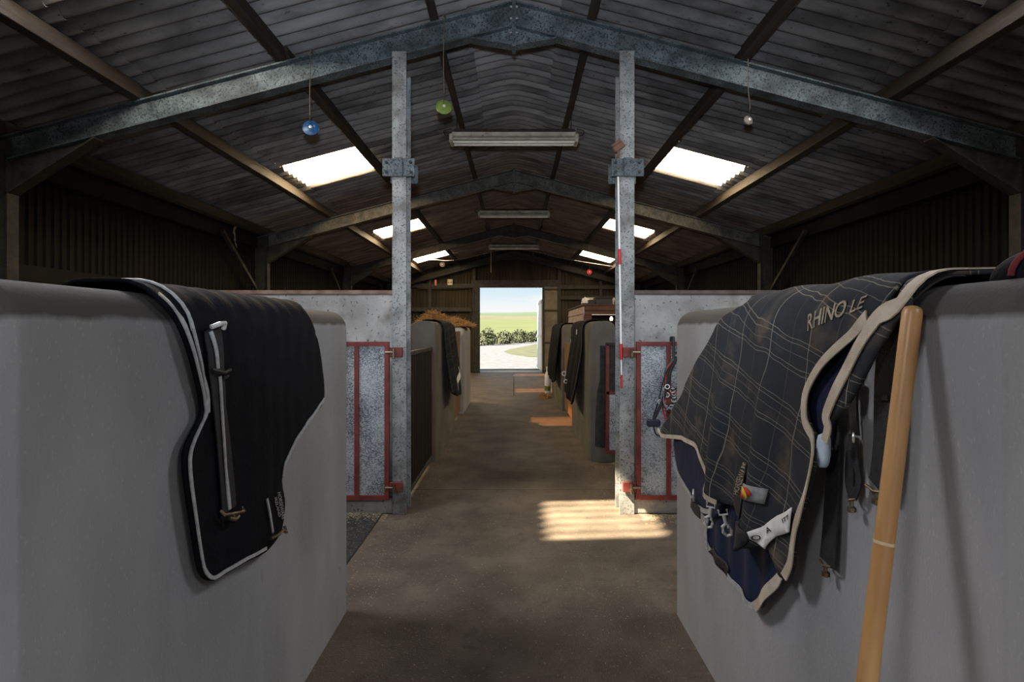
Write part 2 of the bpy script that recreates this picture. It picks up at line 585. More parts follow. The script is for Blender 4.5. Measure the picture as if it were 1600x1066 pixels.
MT['letter_grey'] = mat('grey_embroidery', (0.25, 0.25, 0.26), (0.35, 0.35, 0.36), 60, 0.8)
MT['white_refl'] = mat('white_reflective_strip', (0.68, 0.68, 0.68), (0.85, 0.85, 0.85), 20, 0.35)
MT['wood_pole'] = mat('varnished_wood', (0.42, 0.22, 0.085), (0.66, 0.40, 0.18), 10, 0.35, stretch=(1.2, 1.2, 0.12), spec=0.5,
                      spots=[((0.24, 0.11, 0.04), 7, 0.58, 0.75, 0.6)])
MT['fitting'] = mat('cream_light_fitting', (0.3, 0.27, 0.21), (0.48, 0.44, 0.36), 8, 0.5,
                    spots=[((0.06, 0.05, 0.04), 22, 0.62, 0.7, 0.8)])
MT['tube'] = mat('dusty_lamp_tube', (0.6, 0.57, 0.5), (0.75, 0.72, 0.65), 10, 0.3)
MT['rope'] = mat('brown_twine', (0.08, 0.065, 0.05), (0.14, 0.115, 0.09), 40, 0.9)
MT['straw'] = mat('golden_straw', (0.17, 0.085, 0.03), (0.4, 0.22, 0.085), 30, 0.85)
MT['straw_pale'] = mat('pale_straw', (0.42, 0.33, 0.2), (0.66, 0.55, 0.36), 30, 0.85)
MT['plank'] = mat('brown_planks', (0.12, 0.06, 0.03), (0.23, 0.125, 0.065), 6, 0.8, stretch=(3, 3, 0.4), bump=0.3, bscale=40)
MT['hut_dark'] = mat('dark_stained_board', (0.055, 0.022, 0.014), (0.1, 0.042, 0.025), 6, 0.7, stretch=(0.5, 3, 3))
MT['hut_side'] = mat('pinkish_weatherboard', (0.33, 0.25, 0.235), (0.46, 0.365, 0.345), 8, 0.8, stretch=(3, 0.5, 3))
MT['white'] = mat('white_paint', (0.75, 0.75, 0.74), (0.85, 0.85, 0.84), 5, 0.5)
# ------------------------------------------------------------------ floor
Y0, Y1 = -5.6, 19.35
HW = 4.62
SL = 0.265
RID = 4.55
WP = 0.155
fl = empty('floor', (0, 7, 0), kind='structure')
def slab_piece(name, x0, x1, y0, y1, m, par, z0=-0.12, z1=0.0):
    return MB().cbox(x0, x1, y0, y1, z0, z1, 0.006).build(name, m, par)
slab_piece('concrete_slab', -HW, HW, Y0, 5.2, MT['floor'], fl)
slab_piece('concrete_slab', -HW, HW, 5.2, 12.6, MT['floor'], fl)
slab_piece('concrete_slab', -HW, -0.006, 12.604, Y1 + 0.2, MT['floor'], fl)
slab_piece('concrete_slab', 0.006, HW, 12.604, Y1 + 0.2, MT['floor'], fl)
MB().box(-HW, HW, Y0, Y1, -0.2, -0.11).build('slab_bed', MT['floor'], fl)
mat_o = MB()
mat_o.cbox(-4.2, -1.1, 0.9, 4.5, 0.0, 0.014, 0.005)
mat_o.build('rubber_mat', MT['rubber'], None, label='black rubber stall mat on the floor beside the open left gate by the black rug', cat='mat')
MB().cbox(1.35, 4.2, 4.95, 9.2, 0.0, 0.014, 0.005).build('rubber_mat', MT['rubber'], None, label='black rubber stall mat behind the cross wall where the head collars hang', cat='mat')

# ------------------------------------------------------------------ roof of corrugated sheets
ceil = empty('ceiling', (0, 7, 3.3), kind='structure')
def hr(x):
    return RID - SL * abs(x)
def corr(xs, width, pitch, amp, th, nper=8, tilt=0.012, ridge=False):
    n = int(round(width / pitch * nper))
    mb = MB()
    layers = (0.0,) if th == 0 else (0.0, th)
    for l in layers:
        for x in xs:
            for i in range(n + 1):
                y = i * width / n
                h = hr(x)
                if ridge:
                    h = RID - SL * math.sqrt(x * x + 0.012) + SL * 0.02
                mb.v.append(Vector((x, y, h + amp * math.cos(2 * PI * y / pitch) + tilt * y / width + l)))
    m = n + 1
    for li in range(len(layers)):
        o = li * len(xs) * m
        for a in range(len(xs) - 1):
            for i in range(n):
                mb.f.append((o + a * m + i, o + a * m + i + 1, o + (a + 1) * m + i + 1, o + (a + 1) * m + i))
    if th:
        o = len(xs) * m
        for a in (0, len(xs) - 1):
            for i in range(n):
                mb.f.append((a * m + i, a * m + i + 1, o + a * m + i + 1, o + a * m + i))
        for i in (0, n):
            for a in range(len(xs) - 1):
                mb.f.append((a * m + i, (a + 1) * m + i, o + (a + 1) * m + i, o + a * m + i))
    return mb
CW = 0.93
SWID = CW + 0.075
sheet_me = {}
def sheet_mesh(key, xs, th=0.007, ridge=False):
    if key not in sheet_me:
        mb = corr(xs, SWID, WP, 0.029, th, ridge=ridge)
        sheet_me[key] = mb.mesh('roof_sheet', Vector((0, 0, 0)))
    return sheet_me[key]
def put_sheet(key, xs, y, dz, m, name, th=0.007, ridge=False):
    k2 = key + m.name
    me = sheet_mesh(k2, xs, th, ridge)
    o = link(name, me, m, ceil, Vector((0, y, dz)) - ceil.location, True)
    return o
for k in range(-14, 14):
    y = 7.2 + CW * k
    far = y > 8.9
    rz = MT['roof_far'] if far else MT['roof']
    for s, sn in ((-1, 'l'), (1, 'r')):
        rm = MT['roof_b'] if not far and R.random() < 0.3 else rz
        ex = 2.92 if k == -5 else 3.1
        put_sheet('eave%g' % ex + sn, [s * ex, s * 4.78], y, -0.014, rm, 'roof_sheet')
        if k % 5 == 0:
            put_sheet('top' + sn, [s * 0.42, s * 2.2], y, 0.0, rm, 'roof_sheet')
            g = MT['glow_' + sn + ('f' if y > 6 else '')]
            put_sheet('sky%g' % ex + sn, [s * 2.1, s * (ex + 0.12)], y, -0.007, g, 'skylight_sheet', th=0)
        else:
            put_sheet('long' + sn, [s * 0.42, s * 3.24], y, 0.0, rm, 'roof_sheet')
    put_sheet('ridge', [-0.6, -0.3, -0.15, -0.05, 0, 0.05, 0.15, 0.3, 0.6], y, 0.014, rz, 'ridge_sheet', ridge=True)

# ------------------------------------------------------------------ outer walls with ribbed cladding
def rib_mesh(w, h, axis, p=0.095):
    # box-profile sheet standing in the axis direction
    mb = MB()
    pts = []
    q = 0.0
    while q < w - 1e-6:
        pts += [(q, 0), (q + p * 0.45, 0), (q + p * 0.6, 0.018), (q + p * 0.85, 0.018)]
        q += p
    pts.append((q, 0))
    for z in (0, h):
        for a, d in pts:
            mb.v.append(Vector((d, a, z)) if axis == 'y' else Vector((a, d, z)))
    n = len(pts)
    for i in range(n - 1):
        mb.f.append((i, i + 1, n + i + 1, n + i))
    return mb.mesh('cladding_sheet')
rib_y = rib_mesh(0.95, 3.34, 'y')
for s, nm in ((-1, 'wall_left'), (1, 'wall_right')):
    wl = empty(nm, (s * HW, 7, 0), kind='structure')
    y = Y0
    while y < Y1:
        o = link('cladding_sheet', rib_y, MT['clad'], wl, Vector((s * HW, y, 0)) - wl.location)
        y += 0.95
    for h in (0.9, 2.0):
        MB().box(min(s * (HW - 0.1), s * (HW - 0.02)), max(s * (HW - 0.1), s * (HW - 0.02)), Y0, Y1, h, h + 0.15).build('girt', MT['clad'], wl)
    MB().box(min(s * (HW - 0.14), s * (HW - 0.03)), max(s * (HW - 0.14), s * (HW - 0.03)), Y0, Y1, 2.98, 3.29).build('eave_board', MT['clad'], wl)
    MB().box(min(s * (HW + 0.03), s * (HW + 0.05)), max(s * (HW + 0.03), s * (HW + 0.05)), Y0, Y1, 0, 3.3).build('wall_lining', MT['clad'], wl)

def gable(nm, y, m, dx0, dx1, dh, inner):
    wl = empty(nm, (0, y, 0), kind='structure')
    x = -HW
    step = 0.19 * 3
    while x < HW - 0.01:
        xa, xb = x, min(x + step, HW)
        top = hr(min(abs(xa), abs(xb)) if xa * xb > 0 else 0) - 0.03
        for (a, b_) in ((xa, xb),):
            segs = []
            if b_ <= dx0 or a >= dx1:
                segs = [(a, b_, 0.0)]
            else:
                if a < dx0: segs.append((a, dx0, 0.0))
                if b_ > dx1: segs.append((dx1, b_, 0.0))
                segs.append((max(a, dx0), min(b_, dx1), dh))
            for (p, q, z0) in segs:
                mb = MB()
                pts = []
                n = max(1, int(round((q - p) / 0.12)))
                for i in range(n):
                    w = (q - p) / n
                    u = p + i * w
                    pts += [(u, 0), (u + w * 0.55, 0), (u + w * 0.68, 0.025), (u + w * 0.9, 0.025)]
                pts.append((q, 0))
                for (u, d) in pts:
                    mb.v.append(Vector((u, y - inner * d, z0)))
                for (u, d) in pts:
                    mb.v.append(Vector((u, y - inner * d, hr(u) + 0.0)))
                N = len(pts)
                for i in range(N - 1):
                    mb.f.append((i, i + 1, N + i + 1, N + i))
                mb.build('cladding_sheet', m, wl)
        x += step
    return wl
DX0, DX1, DH = -1.22, 1.02, 3.05
we = gable('wall_end', Y1, MT['clad_end'], DX0, DX1, DH, 1)
# steel and timber behind the end cladding
for x in (-1.42, 1.62, -3.0, 3.1):
    MB().box(x - 0.05, x + 0.05, Y1 - 0.16, Y1 - 0.03, 0, hr(x) - 0.2).build('gable_post', MT['galv_dark'], we)
MB().box(-1.5, 1.7, Y1 - 0.17, Y1 - 0.03, DH, DH + 0.26).build('door_header', MT['galv_dark'], we)
for (xa, xb, h) in ((-4.4, -1.47, 2.2), (-4.4, -1.47, 3.05), (1.67, 4.4, 2.62), (1.67, 4.4, 3.0), (1.67, 4.4, 1.5)):
    MB().box(xa, xb, Y1 - 0.12, Y1 - 0.03, h, h + 0.14).build('girt', MT['galv_dark'], we)
gable('wall_back', Y0, MT['clad'], -2.3, 2.3, 3.5, -1)

# far doorway: two sliding leaves parked at its sides and a white leaf folded out into the yard
def sliding_leaf(nm, x0, x1, m):
    d = empty(nm, ((x0 + x1) / 2, Y1 - 0.2, 0), kind='structure')
    MB().box(x0, x1, Y1 - 0.215, Y1 - 0.2, 0.02, DH + 0.02).build('door_panel', m, d)
    for h in (0.05, 1.05, 2.2, 2.95):
        MB().cbox(x0, x1, Y1 - 0.245, Y1 - 0.215, h, h + 0.06, 0.004).build('door_rail', MT['galv_dark'], d)
    for x in (x0, x1 - 0.05):
        MB().cbox(x, x + 0.05, Y1 - 0.25, Y1 - 0.19, 0.02, DH + 0.02, 0.004).build('door_stile', MT['galv_dark'], d)
MT['leaf'] = mat('door_leaf_sheet', (0.12, 0.1, 0.075), (0.19, 0.16, 0.12), 4, 0.7)
sliding_leaf('door_1', DX0 - 0.24, DX0 + 0.0, MT['galv_dark'])
sliding_leaf('door_2', DX1 + 0.02, DX1 + 0.58, MT['leaf'])
MT['leaf_white'] = mat('pale_grey_leaf', (0.78, 0.78, 0.78), (0.85, 0.85, 0.85), 5, 0.5)
d3 = empty('door_3', (1.0, Y1 + 0.2, 0), kind='structure')
a = Vector((1.01, Y1 + 0.12, 0)); b2 = Vector((0.95, Y1 + 2.1, 0))
MB().beam(a + Vector((0, 0, 1.36)), b2 + Vector((0, 0, 1.36)), 0.03, 2.55).build('door_panel', MT['leaf_white'], d3)
for h in (0.12, 1.3, 2.55):
    MB().beam(a + Vector((-0.025, 0, h)), b2 + Vector((-0.025, 0, h)), 0.03, 0.1).build('door_rail', MT['leaf_white'], d3)
# door sill outside
MB().cbox(-1.6, 1.6, Y1 + 0.2, Y1 + 1.2, -0.1, -0.004, 0.01).build('door_sill', mat('pale_sill', (0.35, 0.32, 0.25), (0.42, 0.38, 0.3), 6), None, kind='structure')

# ------------------------------------------------------------------ outdoors beyond the doorway
MT['gravel'] = mat('pale_gravel', (0.044, 0.044, 0.044), (0.072, 0.072, 0.072), 3, 0.95, bump=0.4, bscale=30,
                   spots=[((0.04, 0.04, 0.04), 9, 0.6, 0.7, 0.5)])
MT['verge'] = mat('short_grass', (0.02, 0.025, 0.007), (0.041, 0.039, 0.015), 1.2, 0.95, spots=[((0.065, 0.056, 0.028), 3, 0.55, 0.7, 0.6)])
MT['field_g'] = mat('bright_green_crop', (0.03, 0.038, 0.005), (0.04, 0.048, 0.007), 0.12, 0.95)
MT['field_b'] = mat('stubble_field', (0.038, 0.033, 0.013), (0.05, 0.043, 0.019), 0.1, 0.95, stretch=(1, 0.2, 1))
MT['field_d'] = mat('far_hill_green', (0.015, 0.03, 0.013), (0.032, 0.047, 0.015), 0.012, 0.95)
MB().box(-60, 60, Y1 + 1.2, 140, -0.12, -0.03).build('yard_ground', MT['gravel'], None, kind='structure')
MB().box(-60, 60, -45, Y0 - 0.02, -0.12, -0.03).build('forecourt_ground', MT['gravel'], None, kind='structure')
def poly_ground(name, pts, z, m, th=0.06):
    mb = MB()
    n = len(pts)
    mb.v = [Vector((x, y, z - th)) for x, y in pts] + [Vector((x, y, z)) for x, y in pts]
    mb.f = [tuple(range(n))[::-1], tuple(range(n, 2 * n))] + [(i, (i + 1) % n, n + (i + 1) % n, n + i) for i in range(n)]
    return mb.build(name, m, None, kind='structure')
poly_ground('grass_verge', [(-0.7, 38), (-0.2, 34), (0.8, 31), (3, 29.5), (14, 29), (14, 75), (5, 72), (2.4, 58), (0.6, 47), (-0.4, 42)], 0.0, MT['verge'])
poly_ground('grass_bank', [(-60, 46), (-12, 47), (-4, 52), (0.5, 62), (4, 80), (14, 110), (60, 130), (60, 142), (-60, 142)], 0.02, MT['verge'])
def strip(name, ys, zs, m, w=260):
    mb = MB()
    nx = 24
    for y, z in zip(ys, zs):
        for i in range(nx + 1):
            x = -w + 2 * w * i / nx
            mb.v.append(Vector((x, y, z + 0.006 * x * (y / 400) + math.sin(x * 0.03 + y * 0.01) * y * 0.0015)))
    for j in range(len(ys) - 1):
        for i in range(nx):
            q = j * (nx + 1) + i
            mb.f.append((q, q + 1, q + nx + 2, q + nx + 1))
    return mb.build(name, m, None, True, kind='structure')
strip('crop_field', [70, 90, 140, 210], [-0.6, 0.6, 2.6, 5.3], MT['field_g'])
strip('stubble_field', [209, 260, 330], [5.25, 7.4, 10.0], MT['field_b'])
strip('far_hill', [328, 400, 520, 700], [9.9, 13.6, 18.6, 17], MT['field_d'], 500)
# hedge of shrubs along the track
MT['leaf_g'] = mat('hedge_leaves', (0.028, 0.035, 0.013), (0.062, 0.066, 0.03), 2.0, 0.9)
MT['stem'] = mat('shrub_stems', (0.07, 0.05, 0.03), (0.1, 0.075, 0.05), 9, 0.9)
def shrub(x, y, w, h, seed, label):
    r = random.Random(seed)
    root = empty('hedge_shrub', (x, y, 0.0), label, 'shrub', 'hedge shrubs beside the gravel track')
    st = MB()
    for i in range(6):
        a = r.uniform(0, 6.28)
        e = Vector((x + math.cos(a) * w * 0.35, y + math.sin(a) * w * 0.35, h * r.uniform(0.5, 0.8)))
        st.tube([(x, y, 0), (x + (e.x - x) * 0.3, y + (e.y - y) * 0.3, h * 0.35), e], 0.02, 4)
    st.build('stem', MT['stem'], root)
    lf = MB()
    for i in range(900):
        a = r.uniform(0, 6.28); u = r.random() ** 0.5
        hh = r.random()
        rad = w * 0.5 * (0.35 + 0.65 * math.sin(min(1, hh + 0.25) * PI * 0.8)) * u
        c = Vector((x + math.cos(a) * rad, y + math.sin(a) * rad, 0.05 + h * hh * (1 - 0.25 * u)))
        d = Vector((r.uniform(-1, 1), r.uniform(-1, 1), r.uniform(-0.3, 1))).normalized()
        t_ = d.orthogonal().normalized()
        s_ = r.uniform(0.1, 0.24)
        lf.add([c - t_ * s_ * 0.35, c + d * s_ * 0.6 - t_ * 0, c + t_ * s_ * 0.35, c - d * s_ * 0.6], [(0, 1, 2, 3)])
    lf.build('foliage', MT['leaf_g'], root)
hedge = [(-4.4, 52, 2.2, 1.5), (-2.6, 54, 2.0, 1.75), (-1.0, 57, 2.2, 1.45), (0.6, 62, 2.2, 1.7), (2.0, 66, 2.0, 1.4), (3.4, 70, 2.4, 1.75), (4.6, 75, 2.2, 1.5), (-6.8, 51, 2.2, 1.7), (6.2, 80, 2.4, 1.7)]
for i, (x, y, w, h) in enumerate(hedge):
    shrub(x, y, w, h, i, 'bushy green hedge shrub at the edge of the gravel track outside the far doorway')

# ------------------------------------------------------------------ steel portal frames
def T(x):
    return 4.34 - SL * abs(x)
FR = [4.6, 9.4, 14.2, 19.05]
FN = ['standing over the two inner steel posts', 'just past the first strip light', 'between the second and third strip lights', 'against the far end wall beside the doorway']
FC = 3.55
def frame(y, i):
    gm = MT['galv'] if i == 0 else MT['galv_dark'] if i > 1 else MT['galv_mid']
    root = empty('portal_frame', (0, y, 0), 'galvanised steel portal frame ' + FN[i], 'steel frame', 'steel portal frames of the barn')
    for s in (-1, 1):
        def sl(mb, xa, xb, ya, yb, o0, o1, u0, u1):
            pa, pb = (xa, xb)
            mb.slab(s * pa, s * pb, ya, yb, T(pa) - o0, T(pb) - o1, T(pa) - u0, T(pb) - u1)
        rf = MB()
        sl(rf, 0.016, 4.5, y - 0.055, y + 0.055, 0, 0, 0.014, 0.014)
        sl(rf, 0.016, 4.3, y - 0.007, y + 0.007, 0.014, 0.014, 0.2, 0.2)
        sl(rf, 0.016, 4.3, y - 0.055, y + 0.055, 0.2, 0.2, 0.214, 0.214)
        rf.build('rafter', gm, root)
        h = MB()
        sl(h, 0.016, 0.36, y - 0.007, y + 0.007, 0.21, 0.21, 0.36, 0.215)
        sl(h, 0.016, 0.36, y - 0.05, y + 0.05, 0.36, 0.214, 0.374, 0.226)
        h.build('apex_haunch', gm, root)
        h = MB()
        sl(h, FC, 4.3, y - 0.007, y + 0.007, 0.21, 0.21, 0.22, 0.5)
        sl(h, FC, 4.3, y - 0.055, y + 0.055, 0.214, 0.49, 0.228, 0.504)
        h.build('eave_haunch', MT['galv_dark'], root)  # shade of the eave corner put into the colour
        p = MB()
        p.box(min(s * 0.001, s * 0.016), max(s * 0.001, s * 0.016), y - 0.065, y + 0.065, T(0) - 0.4, T(0) + 0.012)
        p.build('apex_plate', gm, root)
        for zz in (0.05, 0.15, 0.27) if i == 0 else (0.3,) if i == 1 else ():
            for yy in (-0.04, 0.04):
                MB().tube([(s * 0.016, y + yy, T(0) - zz), (s * 0.034, y + yy, T(0) - zz)], 0.011, 6).build('bolt', MT['galv_clean'], root)
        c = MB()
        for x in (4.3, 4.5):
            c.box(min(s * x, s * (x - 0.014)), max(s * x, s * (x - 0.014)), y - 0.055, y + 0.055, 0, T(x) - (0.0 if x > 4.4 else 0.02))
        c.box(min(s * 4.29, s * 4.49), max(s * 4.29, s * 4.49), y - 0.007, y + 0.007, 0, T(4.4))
        c.build('column', MT['galv_dark'], root)  # column colour darkened to paint in the eave corner shade
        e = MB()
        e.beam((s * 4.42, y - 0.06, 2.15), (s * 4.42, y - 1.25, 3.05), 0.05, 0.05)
        e.build('eave_brace', MT['galv_dark'], root)  # brace takes the same painted shade
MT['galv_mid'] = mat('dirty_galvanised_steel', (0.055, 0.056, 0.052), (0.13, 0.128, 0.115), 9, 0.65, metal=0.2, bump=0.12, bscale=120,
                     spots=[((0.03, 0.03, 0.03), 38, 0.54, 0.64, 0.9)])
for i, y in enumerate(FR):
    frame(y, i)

# ------------------------------------------------------------------ timber purlins, one length per bay
BAY = [(-0.6, 4.599, 'before the two posts'), (4.601, 9.399, 'above the first light'),
       (9.401, 14.199, 'above the second light'), (14.201, 19.3, 'near the doorway')]
ROW = [(0.67, 'next to ridge'), (1.95, 'second below ridge'), (3.2, 'third below ridge'), (4.36, 'at the eaves')]
for (ya, yb, bn) in BAY:
    for (x, rn) in ROW:
        for s, sn in ((-1, 'black rug side'), (1, 'plaid rug side')):
            mb = MB()
            jig = R.uniform(-0.02, 0.02)
            rot = Matrix.Translation((s * x + jig, 0, T(x) + 0.001)) @ Matrix.Rotation(s * math.atan(SL), 4, 'Y')
            nseg = 6
            w, hgt = 0.036, 0.15
            secs = []
            for q in range(nseg + 1):
                yy = ya + (yb - ya) * q / nseg
                wob = 0.004 * math.sin(q * 2.1 + x * 7 + s + ya)
                secs.append([rot @ Vector((u + wob, yy, v)) for u, v in ((-w, 0.004), (-w + 0.004, 0.0), (w - 0.004, 0.0), (w, 0.004), (w, hgt), (-w, hgt))])
            for sc_ in secs:
                mb.v += sc_
            for q in range(nseg):
                for e in range(6):
                    f = (e + 1) % 6
                    mb.f.append((q * 6 + e, q * 6 + f, q * 6 + 6 + f, q * 6 + 6 + e))
            mb.f.append(tuple(range(6))[::-1])
            mb.f.append(tuple(nseg * 6 + e for e in range(6)))
            mb.build('purlin', MT['timber'], None, label='dark timber purlin %s, %s, %s' % (rn, sn, bn), cat='purlin', group='timber roof purlins')

# ------------------------------------------------------------------ inner steel posts
def post(xa, xb, label, side):
    y0, y1 = 4.5, 4.7
    root = empty('steel_post', ((xa + xb) / 2, 4.6, 0), label, 'post', 'inner steel posts')
    top = T(min(abs(xa), abs(xb))) - 0.22
    spl = 1.55 + 252 * 4.5 / F * 1.0 + 0.0
    f = MB(); f.cbox(xa, xb, y0, y0 + 0.014, 0, top, 0.003); f.build('front_flange', MT['galv_clean'], root)
    f = MB(); f.cbox(xa, xb, y1 - 0.014, y1, 0, top - 0.13, 0.003); f.build('rear_flange', MT['galv_clean'], root)
    xm = (xa + xb) / 2
    f = MB(); f.box(xm - 0.006, xm + 0.006, y0 + 0.012, y1 - 0.012, 0, top - 0.05); f.build('web', MT['galv_clean'], root)
    hp = 2.9
    pl = MB(); pl.cbox(xm - 0.135, xm + 0.135, y0 - 0.03, y0 - 0.014, hp - 0.075, hp + 0.075, 0.004)
    P_ = pl.build('splice_plate', MT['galv'], root)
    cl_ = MB(); cl_.cbox(xm - 0.035, xm + 0.035, y0 - 0.042, y0 - 0.028, hp - 0.08, hp + 0.08, 0.004)
    cl_.cbox(xm - 0.06, xm + 0.06, y0 - 0.015, y0, hp - 0.06, hp + 0.06, 0.003)
    cl_.build('clamp_bar', MT['galv'], P_)
    for dx in (-0.1, 0.1):
        for dz in (-0.04, 0.04):
            MB().tube([(xm + dx, y0 - 0.014, hp + dz), (xm + dx, y0 - 0.045, hp + dz)], 0.013, 6).build('bolt', MT['galv_dark'], P_)
    rp = MB(); rp.cbox(xm - 0.12, xm + 0.12, y1, y1 + 0.016, hp - 0.075, hp + 0.09, 0.004); rp.build('rear_plate', MT['galv'], root)
    return root
post(-1.02, -0.9, 'galvanised steel post hinging the open gate on the rubber mat side', -1)
post(0.885, 1.01, 'galvanised steel post with the red and white pole stuck behind its plate', 1)

# ------------------------------------------------------------------ stall partitions of precast concrete
WT, WH, WR = 0.29, 1.65, 0.1
def partition(xf, s, y0, y1, m, label, h=WH):
    prof = []
    xo = xf + WT
    n = 8
    prof.append((xf, 0))
    for i in range(n + 1):
        t = PI / 2 * i / n
        prof.append((xf + WR - WR * math.cos(t), h - WR + WR * math.sin(t)))
    for i in range(n + 1):
        t = PI / 2 * i / n
        prof.append((xo - WR + WR * math.sin(t), h - WR + WR * math.cos(t)))
    prof.append((xo, 0))
    mb = MB()
    N = len(prof)
    e = 0.009
    cx = xf + WT / 2
    secs = [(y0, e), (y0 + e * 0.3, e * 0.3), (y0 + e, 0), (y1 - e, 0), (y1 - e * 0.3, e * 0.3), (y1, e)]
    for (y, ins) in secs:
        for (x, z) in prof:
            kx = (WT / 2 - ins) / (WT / 2)
            zz = z if z < 0.01 else z - ins * (z / h) ** 6
            mb.v.append(Vector((s * (cx + (x - cx) * kx), y, zz)))
    for q in range(len(secs) - 1):
        for i in range(N):
            j = (i + 1) % N
            mb.f.append((q * N + i, q * N + j, (q + 1) * N + j, (q + 1) * N + i))
    mb.f.append(tuple(range(N)))
    mb.f.append(tuple((len(secs) - 1) * N + i for i in range(N)))
    o = mb.build('stall_partition', m, None, True, label=label, cat='partition', group='concrete stall partitions')
    return o
XL, XR = 0.92, 0.886
partition(XL, -1, 1.0, 2.96, MT['partition'], 'pale concrete stall partition with the black quilted rug over it')
partition(XR, 1, 0.97, 2.93, MT['partition'], 'pale concrete stall partition with the big plaid rug and leaning wooden pole')
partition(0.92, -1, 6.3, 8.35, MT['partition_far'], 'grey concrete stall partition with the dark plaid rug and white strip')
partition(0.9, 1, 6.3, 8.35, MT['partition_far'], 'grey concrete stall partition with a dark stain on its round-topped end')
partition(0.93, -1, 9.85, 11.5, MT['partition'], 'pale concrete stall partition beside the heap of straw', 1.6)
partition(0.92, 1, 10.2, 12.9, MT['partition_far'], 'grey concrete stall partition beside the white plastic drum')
# dark stain on the end of the right far partition, built as a thin slab
sm = MB()
pts = [(0.95, 0.18), (1.07, 0.16), (1.075, 0.6), (1.075, 1.36), (1.01, 1.36), (1.005, 0.95), (0.975, 0.82), (0.955, 0.5)]
sm.v = [Vector((x, 6.294, z)) for x, z in pts] + [Vector((x, 6.302, z)) for x, z in pts]
sm.f = [tuple(range(8))[::-1], tuple(range(8, 16))] + [(i, (i + 1) % 8, 8 + (i + 1) % 8, 8 + i) for i in range(8)]
sm.build('dark_stain', MT['rubber'], None, label='flat dark stain on the round-topped end of the stained partition', cat='stain')

# cross walls running out to the barn walls
for s, nm in ((-1, 'black rug'), (1, 'plaid rug')):
    x0, x1 = (1.03, 4.45)
    root = empty('cross_wall', (s * 2.7, 4.66, 0), 'rough whitish concrete cross wall behind the open gate and the ' + nm + ' partition', 'partition', 'concrete cross walls')
    MB().cbox(min(s * x0, s * x1), max(s * x0, s * x1), 4.6, 4.72, 0, 1.85, 0.008).build('wall_panel', MT['crosswall'], root)
    MB().cbox(min(s * x0, s * x1), max(s * x0, s * x1), 4.588, 4.732, 1.85, 1.885, 0.004).build('cap_strip', mat('rusty_cap' + nm[:2], (0.13, 0.075, 0.055) if s < 0 else (0.07, 0.055, 0.048), (0.23, 0.15, 0.12) if s < 0 else (0.13, 0.1, 0.09), 9), root)
    MB().cbox(min(s * 1.0, s * x1), max(s * 1.0, s * x1), 4.515, 4.6, 0, 0.13, 0.01).build('kerb', MT['crosswall'], root)
for s, nm in ((-1, 'straw heap'), (1, 'wooden hut')):
    MB().cbox(min(s * 1.25, s * 4.45), max(s * 1.25, s * 4.45), 9.25, 9.37, 0, 1.5, 0.01).build('cross_wall', MT['partition_far'], None, label='dusty concrete cross wall in front of the ' + nm, cat='partition', group='concrete cross walls')

# ------------------------------------------------------------------ gates
def bar(mb, p0, p1, w=0.036):
    mb.beam(p0, p1, w, w, (0, 1, 0))
def open_gate(s, xs, y, label):
    root = empty('stall_gate', (s * xs, y, 0.155), label, 'gate', 'red framed stall gates')
    h0, h1 = 0.155, 1.43
    L_ = 1.5
    nb = 6
    for i in range(nb + 1):
        x = s * (xs + L_ * i / nb)
        b = MB(); bar(b, (x, y, h0 + 0.018), (x, y, h1 - 0.018)); b.build('upright', MT['red'], root)
    for h in (h0, h1):
        b = MB(); bar(b, (s * (xs - 0.018), y, h), (s * (xs + L_ + 0.018), y, h)); b.build('rail', MT['red'], root)
    for i in range(nb):
        xa, xb = xs + L_ * i / nb + 0.018, xs + L_ * (i + 1) / nb - 0.018
        MB().box(min(s * xa, s * xb), max(s * xa, s * xb), y + 0.004, y + 0.012, h0 + 0.018, h1 - 0.018).build('sheet_panel', MT['spangle'], root)
    for h in (0.24, 1.36):
        hb = MB()
        hb.cbox(min(s * (xs - 0.13), s * (xs - 0.018)), max(s * (xs - 0.13), s * (xs - 0.018)), y - 0.012, y + 0.02, h - 0.04, h + 0.04, 0.004)
        H_ = hb.build('hinge_plate', MT['red'], root)
        k = MB()
        k.tube([(s * (xs - 0.06), y - 0.025, h - 0.05), (s * (xs - 0.06), y - 0.025, h + 0.03)], 0.012, 8)
        k.tube([(s * (xs - 0.06), y - 0.025, h), (s * (xs + 0.01), y - 0.02, h)], 0.01, 6)
        k.lathe([(0.018, -0.012), (0.018, 0.012)], (s * (xs - 0.06), y - 0.025, h - 0.02), 6)
        k.build('hinge_pin', MT['brass'], H_)
    return root
open_gate(-1, 1.055, 4.47, 'red framed galvanised gate folded back on the cross wall beside the black rug')
open_gate(1, 1.035, 4.47, 'red framed galvanised gate folded back behind the hanging head collars')

# closed dark gate on the left, beyond the post
g = empty('stall_gate', (-0.96, 5.5, 0.06), 'closed dark stall gate of ribbed black sheet between post and partition', 'gate')
for h in (0.08, 1.33):
    MB().cbox(-0.98, -0.94, 4.76, 6.24, h - 0.02, h + 0.02, 0.004).build('rail', MT['galv_dark'], g)
for yy in (4.78, 6.22):
    MB().cbox(-0.98, -0.94, yy - 0.02, yy + 0.02, 0.1, 1.31, 0.004).build('upright', MT['red'] if yy > 6 else MT['galv_dark'], g)
k = 0
yy = 4.82
while yy < 6.17:
    MB().cbox(-0.968, -0.95, yy, yy + 0.1, 0.1, 1.31, 0.006).build('ribbed_board', MT['clad'], g)
    yy += 0.112

